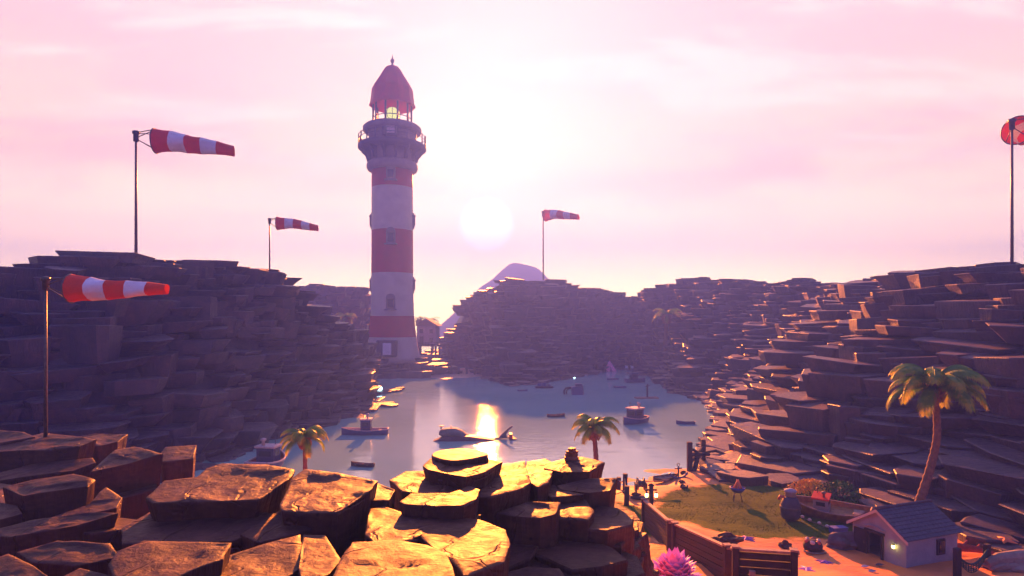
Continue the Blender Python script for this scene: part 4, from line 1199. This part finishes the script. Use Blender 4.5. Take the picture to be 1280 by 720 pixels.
def hut():
    a = R(20); c = Vector((26.1, 40.4, 1.45))
    root = empty('hut', c, a, label='small white hut with a dark slate roof at the foot of the right cliff', cat='hut')
    # local frame: +X runs along the side wall, +Y along the gable front away from the camera
    LX, LY, hw, ap = 4.9, 4.1, 2.1, 3.42
    # walls
    y0, y1 = 1.15, 2.2   # door opening in the gable front (x = 0)
    m = MB(); t = .14
    def wallbox(x0, x1, y0_, y1_, z0, z1): m.box(((x0 + x1) / 2, (y0_ + y1_) / 2, (z0 + z1) / 2), (x1 - x0, y1_ - y0_, z1 - z0))
    zd = 1.72
    wallbox(0, t, 0, 1.75, -.5, hw); wallbox(0, t, 2.85, LY, -.5, hw); wallbox(0, t, 1.75, 2.85, zd, hw)
    wallbox(t, LX, 0, t, -.5, hw); wallbox(t, LX, LY - t, LY, -.5, hw); wallbox(LX - t, LX, t, LY - t, -.5, hw)
    for x in (0, LX - t):
        m.add([(x, 0, hw), (x, LY, hw), (x, LY / 2, ap), (x + t, 0, hw), (x + t, LY, hw), (x + t, LY / 2, ap)], [[0, 1, 2], [5, 4, 3], [0, 2, 5, 3], [2, 1, 4, 5], [1, 0, 3, 4]])
    m.build('wall', PLASTER, root)
    # roof slopes
    sl = math.atan2(ap - hw, LY / 2); ln = (LY / 2 + .28) / math.cos(sl)
    for s in (0, 1):
        m = MB(); nr = 9
        for r_ in range(nr):
            for q in range(14):
                u0 = -.25 + q * (LX + .5) / 14; u1 = u0 + (LX + .5) / 14 - .015
                v0 = r_ * ln / nr; v1 = v0 + ln / nr * 1.22
                lift = random.uniform(.0, .012)
                pts = []
                for (u, v, w) in ((u0, v0, .0), (u1, v0, .0), (u1, v1, .0), (u0, v1, .0)):
                    # v measured from the eave upwards
                    yy = -.28 + v * math.cos(sl); zz = hw - .28 * math.tan(sl) + v * math.sin(sl) + (.09 - .055 * (v - v0) / (ln / nr * 1.22)) + lift
                    if s: yy = LY - yy
                    pts.append(Vector((u, yy, zz)))
                if yy is not None:
                    top = [p.copy() for p in pts]; bot = [p - Vector((0, 0, .045)) for p in pts]
                    m.add(bot + top, [[0, 1, 2, 3], [7, 6, 5, 4], [0, 1, 5, 4], [1, 2, 6, 5], [2, 3, 7, 6], [3, 0, 4, 7]])
        sm2 = m.build('roof_slope', SLATE, root)
    m = MB(); m.tube([(-.27, LY / 2, ap + .1), (LX + .27, LY / 2, ap + .1)], .1, 8); m.build('ridge_cap', SLATE, root)
    for s in (0, 1):
        m = MB(); e = (-.3 if not s else LY + .3); zz = hw - .3 * math.tan(sl)
        pa, pb = Vector((-.27, e, zz)), Vector((-.27, LY / 2, ap + .02))
        m.add([pa, pa + Vector((.05, 0, 0)), pb, pb + Vector((.05, 0, 0)), pa + Vector((0, 0, -.2)), pa + Vector((.05, 0, -.2)), pb + Vector((0, 0, -.2)), pb + Vector((.05, 0, -.2))], [[0, 1, 3, 2], [4, 6, 7, 5], [0, 2, 6, 4], [1, 5, 7, 3], [0, 4, 5, 1], [2, 3, 7, 6]])
        m.build('barge_board', WHITE, root)
    # door frame and the open door leaf
    m = MB(); m.box((-.05, 1.70, zd / 2), (.2, .14, zd)); m.box((-.05, 2.90, zd / 2), (.2, .14, zd)); m.box((-.06, 2.3, zd + .06), (.24, 1.5, .16)); m.build('door_frame', WOOD, root)
    m = MB(); m.box((-.14, 3.35, zd / 2 + .02), (.07, .95, zd), R(6)); dl = m.build('door', WOOD, root)
    m = MB(); m.box((-.2, 3.02, .85), (.06, .06, .16)); m.build('handle', METAL, dl)
    # arched ornament over the door
    m = MB(); m.tube([(-.1, 1.5 + i * .16, zd + .28 + .2 * math.sin(PI * i / 10)) for i in range(11)], .05, 6); m.build('lintel_arch', PLASTER, root)
    m = MB(); m.box((3.2, -.04, 1.15), (.75, .14, 1.05)); w_ = m.build('window', WOOD, root)
    m = MB(); m.box((3.2, -.12, 1.15), (.5, .06, .8)); m.build('pane', GLASSD, w_)
    # inside floor in bleached wood
    m = MB(); m.box((LX / 2, LY / 2, .06), (LX - .4, LY - .4, .1)); m.build('floor', WOODL, root)
    # wall lamp
    m = MB(); m.tube([(-.02, .78, 1.32), (-.16, .78, 1.35)], .03, 6); m.lathe([(.12, 1.42), (.02, 1.52)], 8, (-.19, .78, 0)); wl = m.build('wall_lamp', METAL, root)
    m = MB(); m.lathe([(.04, 1.18), (.1, 1.22), (.1, 1.4), (.05, 1.42)], 10, (-.19, .78, 0)); m.build('lamp_glass', LAMPY, wl)
hut()

# wooden boat drawn up on the lawn
p = px(1036, 655, 51.5); p.z = ground_z(p.x, p.y) + .22
bo = fishing_boat(p, R(143), 6.2, 2.3, .80, (1.1, 1.15, 1.15, .5), 'varnished wooden boat drawn up on the grass beside the hut, orange canopy on its cabin', simple('olive_varnish', (.20, .12, .035), .5, .3, 3), WOODL, WOODY, roll=-.22, canopy=SOCKR)
# buoy beside the bow
bu = empty('buoy', G(988, 650), 0, label='big dark buoy standing on the grass at the bow of the beached boat', cat='buoy')
m = MB(); m.lathe([(.4, 0), (.72, .25), (.8, .8), (.78, 1.3), (.6, 1.75), (.4, 2.0)], 20); m.build('float', simple('weathered_dark_steel', (.06, .055, .075), .6, .3, 2), bu)
m = MB(); m.lathe([(.82, .95), (.84, 1.0), (.84, 1.15), (.80, 1.2)], 20, cap=False); m.build('band', METAL, bu)
m = MB(); m.lathe([(.45, 2.0), (.4, 2.3), (.5, 2.35), (.5, 2.5), (.1, 2.65)], 12); m.build('cap', PLASTER, bu)
m = MB(); m.tube([(-.5, 0, 1.9), (-.85, 0, 2.0), (-1.0, 0, 1.7)], .12, 7); m.build('lifting_eye', REDH, bu)
# fire bowl on legs
fb = empty('fire_bowl', G(922, 626), 0, label='blue iron bowl on thin legs with kindling coloured sunlit orange, at the far edge of the lawn', cat='fire bowl')
m = MB(); m.lathe([(.1, 1.0), (.55, 1.1), (.85, 1.45), (.9, 1.6), (.8, 1.6), (.5, 1.25)], 18); m.lathe([(.86, 1.55), (.95, 1.6), (.95, 1.68), (.86, 1.7)], 18, cap=False); m.build('bowl', BLUEC, fb)
for q in range(4):
    a = q * PI / 2 + .5; m = MB(); m.tube([(.4 * math.cos(a), .4 * math.sin(a), 1.1), (.75 * math.cos(a), .75 * math.sin(a), -.05)], .05, 6); m.build('leg', METAL, fb)
m = MB()
fb.scale = (.75, .75, .75)
for q in range(9):
    a = q * .7; m.tube([(.5 * math.cos(a), .5 * math.sin(a), 1.5), (.12 * math.cos(a + 1), .12 * math.sin(a + 1), 2.35 + .15 * (q % 3))], [.12, .05], 6)
m.build('kindling', ORANGE, fb)  # orange sunlight is put into the colour of the lumps
# bushes
def bush(c, r, h, mat, n, seed, label):
    rnd = random.Random(seed); root = empty('bush', c, 0, label=label, cat='bush', group='bushes behind the beached boat')
    m = MB()
    for i in range(9): 
        a = rnd.uniform(0, 6.28); m.tube([(0, 0, -.1), (r * .35 * math.cos(a), r * .35 * math.sin(a), h * .5), (r * .8 * math.cos(a), r * .8 * math.sin(a), h * .85)], [.05, .035, .015], 5)
    m.build('stem', WOOD, root)
    m = MB()
    for i in range(n):
        a = rnd.uniform(0, 2 * PI); u = rnd.uniform(-.2, 1); rr = math.sqrt(max(0, 1 - u * u)) * r * rnd.uniform(.6, 1.08) * (1 + .2 * math.sin(3 * a))
        c_ = Vector((rr * math.cos(a), rr * math.sin(a), h * (.15 + .8 * max(0, u)) * rnd.uniform(.8, 1.1)))
        d1 = Vector((rnd.gauss(0, 1), rnd.gauss(0, 1), rnd.gauss(.4, .8))).normalized(); d2 = d1.cross(Vector((rnd.gauss(0, 1), rnd.gauss(0, 1), rnd.gauss(0, 1)))).normalized()
        s = rnd.uniform(.09, .2)
        m.add([c_ - d2 * s * .5, c_ + d1 * s, c_ + d2 * s * .5, c_ - d1 * s * .8], [[0, 1, 2, 3]])
    m.build('foliage', mat, root, recalc=False)
bush(G(1014, 622), 1.9, 1.7, BUSHY, 1500, 1, 'golden yellow bush behind the bow of the beached boat')
bush(G(1050, 626), 1.9, 1.8, BUSHG, 1500, 2, 'dark green bush behind the cabin of the beached boat')
bush(G(1003, 632), 1.4, 1.0, BUSHG, 800, 3, 'low green bush under the golden yellow bush')
# rope with floats before the boat
rp = empty('float_line', G(1020, 655), 0, label='rope with small floats lying on the grass along the beached boat', cat='rope')
pts = [G(x, y) - rp.location + Vector((0, 0, .05)) for x, y in ((995, 641), (1003, 648), (1012, 652), (1024, 656), (1034, 660), (1046, 662))]
m = MB(); m.tube(pts, .035, 6); m.build('rope', ROPE, rp)
for q in (1, 2, 3, 4):
    m = MB(); m.lathe([(.02, -.14), (.13, -.08), (.16, 0), (.13, .08), (.02, .14)], 10, pts[q] + Vector((0, 0, .1))); m.build('float', PALE, rp)
cr = empty('fish_crate', G(1048, 666), R(8), label='blue crate on the grass below the beached boat', cat='crate')
m = MB(); m.box((0, 0, .04), (1.2, .6, .08))
for (x, y, a, b_) in ((0, .28, 1.2, .06), (0, -.28, 1.2, .06), (.58, 0, .06, .5), (-.58, 0, .06, .5)): m.box((x, y, .24), (a, b_, .36))
m.build('box', BLUEC, cr)
m = MB(); m.box((0, 0, .45), (1.26, .66, .05)); m.build('lid', BLUEC, cr)
# boulders
def boulder(c, r, seed, label, sq=(1, .8, .6), mat=None, g='loose stones on the sand'):
    m = MB(); m.blob((0, 0, r * .3), r, seed, .32, 3, 0, sq); o = m.build('boulder', mat or ROCK); o.location = c
    tag(o, label, 'stone', g)
boulder(G(1053, 684), .95, 1, 'large grey boulder on the sand left of the hut', (1.2, .8, .72), DARKST)
boulder(G(982, 684), .45, 2, 'small rounded stone on the lit sand right of the plank fence top')
boulder(G(906, 678), .8, 3, 'flat brown stone on the sand just behind the middle fence panel', (1.3, .7, .42))
boulder(G(855, 610), .38, 4, 'small dark stone on the bright beach right of the stranded skiff')
boulder(G(852, 603), .3, 5, 'smallest stone on the bright beach, between the skiff and the dock posts')
boulder(G(854, 592), .4, 6, 'reddish stone at the waterline near the dock posts')
boulder(G(795, 620), .4, 7, 'dark stone on the sand below the mooring winch')
boulder(G(1262, 712), 1.0, 8, 'pale weathered boulder at the lower right corner', (1.3, .7, .5), LOG)
# urchin-like potted shells
cl_ = empty('lobster_pot', G(1016, 688), 0, label='dark round lobster pot with reddish floats on the sand left of the grey boulder', cat='lobster pot')
m = MB(); m.lathe([(.35, 0), (.62, .12), (.66, .4), (.5, .68), (.2, .78)], 14, smooth=False); m.build('basket', WOOD, cl_)
for q in range(6):
    a = q * 1.05; m = MB(); m.blob((.42 * math.cos(a), .42 * math.sin(a), .66), .17, q, .1, 2); m.build('float', REDH if q % 2 else PALE, cl_)
m = MB(); m.tube([(.75 * math.cos(q * .52), .45 * math.sin(q * .52) - .3, .06) for q in range(13)], .06, 6); m.build('rope_coil', ROPE, cl_)
# starfish
def starfish(c, r, mat, label, yaw=0):
    m = MB(); vs = []; n = 5
    for k in range(10):
        a = 2 * PI * k / 10; rr = r if k % 2 == 0 else r * .32
        vs.append((rr * math.cos(a), rr * math.sin(a), .015))
    for k in range(10):
        a = 2 * PI * k / 10; rr = r * .85 if k % 2 == 0 else r * .22
        vs.append((rr * math.cos(a), rr * math.sin(a), r * (.10 if k % 2 == 0 else .18)))
    vs.append((0, 0, r * .28))
    fs = [[k, (k + 1) % 10, 10 + (k + 1) % 10, 10 + k] for k in range(10)] + [[10 + k, 10 + (k + 1) % 10, 20] for k in range(10)]
    m.add(vs, fs); o = m.build('starfish', mat); o.location = c; o.rotation_euler = (0, 0, yaw)
    tag(o, label, 'starfish', 'starfish lying about the beach')
starfish(G(933, 674), .75, PURPLE, 'purple starfish on the sand behind the plank fence', .3)
starfish(G(1031, 704), .7, PURPLE, 'purple starfish on the shaded sand left of the hut door', 1.0)
starfish(G(1008, 712), .6, PINK, 'pink starfish on the lit sand right of the last fence panel', .5)
p = px(1256, 676, 44); starfish(p, .85, ORANGE, 'orange starfish on the rock ledge right of the hut', .2)
# shells before the door
for (x, y, lab, mt) in ((1083, 710, 'pale blue shell left of the hut door step', PALE), (1101, 708, 'small dark shell in front of the hut door', DARKST), (1092, 716, 'pale shell lying lowest in front of the hut', PLASTER)):
    m = MB(); n_ = 9
    vs = [(0, 0, .05)] + [(.3 * math.sin((k / n_ - .5) * 2.6), .3 * math.cos((k / n_ - .5) * 2.6), .04 + .05 * (k % 2)) for k in range(n_ + 1)] + [(0, .18, .16)]
    m.add(vs, [[0, k + 1, k + 2] for k in range(n_)] + [[n_ + 2, k + 2, k + 1] for k in range(n_)] + [[0, n_ + 2, 1], [0, n_ + 1, n_ + 2]])
    o = m.build('shell', mt); o.location = G(x, y); tag(o, lab, 'shell', 'shells before the hut')
# net slung between two posts, right of the hut
nf = empty('net_fence', G(1157, 722), 0, label='two short wooden posts with a dark net slung between them, right of the hut', cat='net fence')
pA = Vector((28.3, 38.8, 1.5)) - nf.location; pB = Vector((31.6, 40.6, 1.6)) - nf.location
nf.location += Vector((0, 0, 0))
for p_, h in ((pA, 2.0), (pB, 1.5)):
    m = MB(); m.box(p_ + Vector((0, 0, h / 2 - .2)), (.42, .3, h + .4), R(15)); m.build('post', WOOD, nf)
m = MB(); NU = 12; NV = 4
def npt(u, v): 
    q = pA.lerp(pB, u); sag = math.sin(PI * u)
    return q + Vector((0, -.1, 1.5 - .25 * u - sag * .75 - v * (.30 + .25 * sag)))
for j in range(NV + 1): m.tube([npt(i / NU, j / NV) for i in range(NU + 1)], .03 if j else .06, 5)
for i in range(NU + 1): m.tube([npt(i / NU, j / NV) for j in range(NV + 1)], .03, 5)
m.build('net', NET, nf)
# red driftwood and pale log
dw = MB(); o0 = G(1196, 700)
dw.tube([(-1.2, .2, .25), (-.4, 0, .4), (.6, -.1, .3), (1.8, -.3, .12)], [.18, .3, .24, .1], 8, smooth=False); dw.tube([(-.2, 0, .4), (.4, .3, .75)], [.14, .06], 6); dw.tube([(.7, -.1, .3), (1.3, .35, .45)], [.12, .05], 6)
o = dw.build('driftwood', CORALR); o.location = Vector((31.9, 43.0, 1.6)); tag(o, 'dark red forked driftwood on the sand behind the net posts', 'driftwood')
dw = MB(); dw.tube([(-2.4, 0, .35), (-1.4, .1, .55), (0, .0, .62), (1.5, -.15, .6), (3.2, -.2, .5)], [.25, .45, .55, .55, .5], 12, smooth=False)
dw.tube([(-1.9, -.35, .1), (-1.0, -.45, .3), (.6, -.5, .32), (2.8, -.6, .3)], [.08, .22, .3, .28], 8, smooth=False)
o = dw.build('log', LOG); o.location = Vector((33.6, 40.4, 1.6)); o.rotation_euler = (0, 0, .1); tag(o, 'pale smooth driftwood log at the right frame edge below the cliff', 'log')

# plank fence: three panels
def fence_panel(a, b, h, label, brace=False):
    a, b = Vector(a), Vector(b)
    d = b - a; L = Vector((d.x, d.y, 0)).length; ang = math.atan2(d.y, d.x); sl = d.z / L
    root = empty('fence_panel', a, ang, label=label, cat='fence', group='panels of the old plank fence')
    nb = 6
    m = MB()
    for i in range(nb):
        z = .12 + (h - .15) * i / nb; hh = (h - .15) / nb - .035
        m.add([(0, -.05, z), (L, -.05, z + d.z), (L, .05, z + d.z), (0, .05, z), (0, -.05, z + hh), (L, -.05, z + hh + d.z + random.uniform(-.03, .03)), (L, .05, z + hh + d.z), (0, .05, z + hh)],
              [[0, 1, 2, 3], [4, 7, 6, 5], [0, 4, 5, 1], [1, 5, 6, 2], [2, 6, 7, 3], [3, 7, 4, 0]])
    m.build('planks', WOOD, root)
    m = MB(); m.add([(-.1, -.13, h), (L + .1, -.13, h + d.z), (L + .1, .13, h + d.z), (-.1, .13, h), (-.1, -.13, h + .1), (L + .1, -.13, h + d.z + .1), (L + .1, .13, h + d.z + .1), (-.1, .13, h + .1)],
          [[0, 1, 2, 3], [4, 7, 6, 5], [0, 4, 5, 1], [1, 5, 6, 2], [2, 6, 7, 3], [3, 7, 4, 0]]); m.build('top_rail', WOODL, root)
    for x in (.12, L - .12):
        m = MB(); m.box((x, -.02, h / 2 + d.z * x / L - .1), (.3, .36, h + .45), 0); m.build('post', WOOD, root)
        m = MB(); m.box((x, -.02, h + d.z * x / L + .17), (.34, .4, .08), 0); m.build('post_cap', WOODL, root)
    if brace:
        for x, hh in ((L * .30, h * .68), (L * .80, h * .6)):
            m = MB(); m.box((x, -.42, hh / 2), (.26, .22, hh)); m.build('stake', WOODL, root)
        m = MB()
        xa, xb = L * .30, L * .80
        for j in range(4): m.tube([(xa + (xb - xa) * i / 8, -.5, h * .62 - .45 * math.sin(PI * i / 8) - j * .16) for i in range(9)], .03, 5)
        for i in range(1, 8): m.tube([(xa + (xb - xa) * i / 8, -.5, h * .62 - .45 * math.sin(PI * i / 8) - j * .16) for j in range(4)], .03, 5)
        m.build('net', NET, root)
def gp(x, yt, d, h): 
    p = px(x, yt, d); p.z -= h; return p
fence_panel(gp(805, 626, 45, 2.0), gp(838, 652, 37.5, 2.1), 2.0, 'farthest plank fence panel, descending towards the lantern post')
fence_panel(gp(843, 656, 36.5, 2.1), gp(911, 686, 29.6, 2.1), 2.1, 'middle plank fence panel with a sloping top')
fence_panel(gp(916, 687, 28.0, 2.2), gp(996, 692, 27.2, 2.2), 2.2, 'nearest plank fence panel with a small net hung on two stakes', True)

# pink coral
pc = empty('coral', px(843, 716, 28.5), 0, label='bright pink spiky coral on the sand in front of the plank fence', cat='coral')
pc.location.z = ground_z(pc.location.x, pc.location.y)
m = MB(); rnd = random.Random(4)
topz = px(0, 690, 28.5).z - pc.location.z
for i in range(84):
    u = 1 - (i + .5) / 84; a = i * 2.399963
    el = math.asin(min(1, .05 + .95 * u)); r = 1.2 * rnd.uniform(.85, 1.15)
    d = Vector((math.cos(a) * math.cos(el), math.sin(a) * math.cos(el), math.sin(el)))
    s = d.cross(Vector((0, 0, 1))).normalized() if abs(d.z) < .99 else Vector((1, 0, 0)); w = s.cross(d)
    b0 = Vector((d.x * .55, d.y * .55, d.z * topz * .55)); tip = Vector((d.x * r, d.y * r, d.z * topz * rnd.uniform(.85, 1.08) + .15))
    wd = .25
    md = b0.lerp(tip, .45) + Vector((0, 0, .03))
    m.add([b0 - s * wd * .7, b0 + s * wd * .7, md - s * wd, md + s * wd, md + w * .07, tip], [[0, 1, 3, 2], [2, 3, 5], [0, 2, 4], [1, 4, 3], [2, 4, 5], [3, 5, 4]])
m.blob((0, 0, topz * .3), .55, 1, .05, 2, 0, (1, 1, topz * .9))
m.build('spikes', PINK, pc)
sw = empty('sea_grass', px(803, 718, 28.0), 0, label='small dark tuft of spiky leaves on the sand left of the pink coral', cat='plant')
sw.location.z = ground_z(sw.location.x, sw.location.y)
m = MB()
for i in range(26):
    a = rnd.uniform(0, 6.28); l = rnd.uniform(.3, .7); s = Vector((-math.sin(a), math.cos(a), 0)) * .05
    m.add([s, -s, Vector((math.cos(a) * l * .6, math.sin(a) * l * .6, l))], [[0, 1, 2]])
m.build('leaves', BUSHG, sw, recalc=False)
m = MB(); m.blob((0, 0, 0), .12, 2, .1, 1); m.build('root', WOOD, sw)

# lantern post by the beach
lp = empty('lantern_post', G(814, 634), 0, label='wooden post with two lit yellow lanterns at the far end of the plank fence', cat='lantern post')
m = MB(); m.box((0, 0, .8), (.34, .34, 2.2)); m.build('post', WOOD, lp)
m = MB(); m.box((0, 0, 1.55), (1.0, .16, .14)); m.build('crossbar', WOOD, lp)
m = MB(); m.lathe([(.28, 1.9), (.3, 1.98), (.02, 2.15)], 8); m.build('cap', WOOD, lp)
for sx in (-1, 1):
    m = MB(); T0 = (sx * .42, -.08, 0)
    m.lathe([(.02, 1.5), (.03, 1.38), (.17, 1.32), (.17, 1.28), (.02, 1.27)], 8, T0)
    for q in range(4): m.tube([(sx * .42 + .16 * math.cos(q * PI / 2), -.08 + .16 * math.sin(q * PI / 2), .86), (sx * .42 + .16 * math.cos(q * PI / 2), -.08 + .16 * math.sin(q * PI / 2), 1.30)], .015, 4)
    m.lathe([(.15, .92), (.19, .88), (.12, .84)], 8, T0); l_ = m.build('lantern', METAL, lp)
    m = MB(); m.lathe([(.11, .93), (.14, 1.0), (.14, 1.2), (.09, 1.27)], 10, T0); m.build('glass', LAMPY, l_)
# mooring posts with rope
mp = empty('rope_rail', G(786, 625), 0, label='row of short dark posts joined by a rope at the left end of the beach', cat='rope rail')
tops = []
for (x, y, h) in ((773, 612, 1.3), (781, 616, 1.9), (783, 632, 1.8)):
    q = G(x, y) - mp.location; m = MB(); m.tube([q + Vector((0, 0, -.4)), q + Vector((.05, 0, h))], .24, 8); m.build('post', WOOD, mp); tops.append(q + Vector((0, 0, h * .8)))
m = MB()
for a_, b_ in ((0, 1), (1, 2)):
    m.tube([tops[a_].lerp(tops[b_], i / 8) - Vector((0, 0, .35 * math.sin(PI * i / 8))) for i in range(9)], .05, 6)
m.tube([tops[2].lerp(tops[2] + Vector((-2.6, -1.5, .2)), i / 6) - Vector((0, 0, .3 * math.sin(PI * i / 6))) for i in range(7)], .05, 6)
m.build('rope', ROPE, mp)
# winch
wn = empty('winch', G(801, 614), 0, label='dark iron winch drum with an oar leaning on it, on the upper beach', cat='winch')
m = MB(); m.lathe([(.62, -.35), (.62, -.28), (.34, -.27), (.34, .27), (.62, .28), (.62, .35)], 16, (0, 0, .75), T=Matrix.Rotation(PI / 2, 4, 'Y')); m.build('drum', METAL, wn)
for sx in (-.5, .5):
    m = MB(); m.box((sx, 0, .4), (.12, .9, .85)); m.build('cheek', WOOD, wn)
m = MB(); m.tube([(.35, .1, .9), (1.2, .1, .98), (2.3, .1, 1.02)], [.05, .04, .05], 6); m.box((2.5, .1, 1.03), (.7, .05, .18)); m.build('oar', WOODL, wn)
m = MB(); m.tube([(-1.0, -.5, .1), (-.2, -.8, .08), (.9, -.7, .1)], [.14, .2, .1], 8, smooth=False); o = m.build('driftwood', WOOD); o.location = G(800, 621); tag(o, 'dark driftwood branch on the sand in front of the winch', 'driftwood')
# skiff and rowing boat on the beach
q = G(832, 601); rowboat(q + Vector((0, 0, .12)), R(20), 3.0, 'dark skiff stranded on the bright beach', WOOD, .2)
q = G(848, 598)
jk = empty('anchor', q, R(10), label='blue grey anchor standing in the sand beside the stranded skiff', cat='anchor')
m = MB(); m.tube([(0, 0, 0), (0, 0, 1.35)], .09, 6); m.tube([(-.4, 0, 1.1), (.4, 0, 1.1)], .07, 6); m.build('shank', METAL, jk)
m = MB(); m.tube([(1.1 * math.sin((i - 6) * .22), 0, .85 - .8 * math.cos((i - 6) * .22)) for i in range(13)], .12, 6); m.build('arms', BLUEH, jk)
m = MB(); m.tube([(.16 * math.cos(i * .55), 0, 1.5 + .16 * math.sin(i * .55)) for i in range(12)], .04, 5); m.build('ring', METAL, jk)
# broken dock at the corner of the beach
dk = empty('dock_ruin', G(866, 588), 0, label='broken dock of two tall posts with a diagonal brace at the corner of the beach', cat='dock')
q0 = dk.location
def lp_(x, y, d): return px(x, y, d) - q0
dd = q0.y
m = MB(); m.box(lp_(862, 572, dd), (.55, .55, 3.6)); m.build('post', WOOD, dk)
m = MB(); m.box(lp_(879, 567, dd + 3), (.5, .5, 3.4)); m.build('post', WOOD, dk)
m = MB(); m.tube([lp_(864, 577, dd), lp_(880, 558, dd + 3)], .2, 6, smooth=False); m.build('brace', WOOD, dk)
m = MB(); m.tube([lp_(866, 562, dd), lp_(879, 570, dd + 3)], .16, 6, smooth=False); m.build('brace', WOOD, dk)
m = MB(); m.tube([lp_(862, 568, dd), lp_(886, 568, dd + 2)], .22, 6, smooth=False); m.build('cross_beam', WOOD, dk)
m = MB(); m.tube([lp_(867, 590, dd - .5), lp_(871, 574, dd + 1)], .3, 6, smooth=False); m.build('fallen_post', WOOD, dk)
# driftwood on the right shore rocks
m = MB(); c0 = px(880, 563, 78)
m.tube([(0, 0, 0), (1.5, 0, .25), (2.6, .1, -.2), (3.2, .1, -.9)], [.12, .2, .16, .1], 7, smooth=False); o = m.build('driftwood', WOOD); o.location = c0 + Vector((0, 0, -.3)); tag(o, 'curved dark driftwood beam on the flat rocks behind the broken dock', 'driftwood')
# pile of red stones on the slab
cn = MB(); c0 = px(716, 576, 19.0 * 1.0); c0 = onz(715, 575, 12.62)
for i, (w, z) in enumerate(((.62, .02), (.5, .14), (.56, .25), (.42, .36))):
    slab(cn, (random.uniform(-.03, .03), 0, z + .1), w, w * .7, .12, i * .4, random.Random(i), (0, .04), 7, .9, .02)
o = cn.build('stone_pile', simple('red_stone', (.34, .10, .06), .6, .3, 3, .03)); o.location = c0; tag(o, 'little pile of flat red stones on the rock slab right of centre', 'stone pile')

# ---------------------------------------------------------------- haze
hz = MB()
hx, hy0, hy1, hzb, hzt = 730, -170, 900, -3.0, 126.0
vs = [(sx, y, z) for z in (hzb, hzt) for y in (hy0, hy1) for sx in (-hx, hx)]
hz.add(vs, [[0, 1, 3, 2], [4, 6, 7, 5], [0, 4, 5, 1], [2, 3, 7, 6], [0, 2, 6, 4], [1, 5, 7, 3]])
hm = bpy.data.materials.new('haze'); hm.use_nodes = True
ht = NT(hm.node_tree)
for n in list(hm.node_tree.nodes): hm.node_tree.nodes.remove(n)
pv = ht.n('ShaderNodeVolumePrincipled')
pv.inputs['Color'].default_value = (0.06, 0.13, 1.0, 1)
pv.inputs['Density'].default_value = 0.0022
pv.inputs['Anisotropy'].default_value = 0.42
oo = ht.n('ShaderNodeOutputMaterial'); ht.l(pv.outputs[0], oo.inputs['Volume'])
ho = hz.build('haze', hm)
tag(ho, 'thin violet evening haze over the whole lagoon', 'haze', kind='stuff')
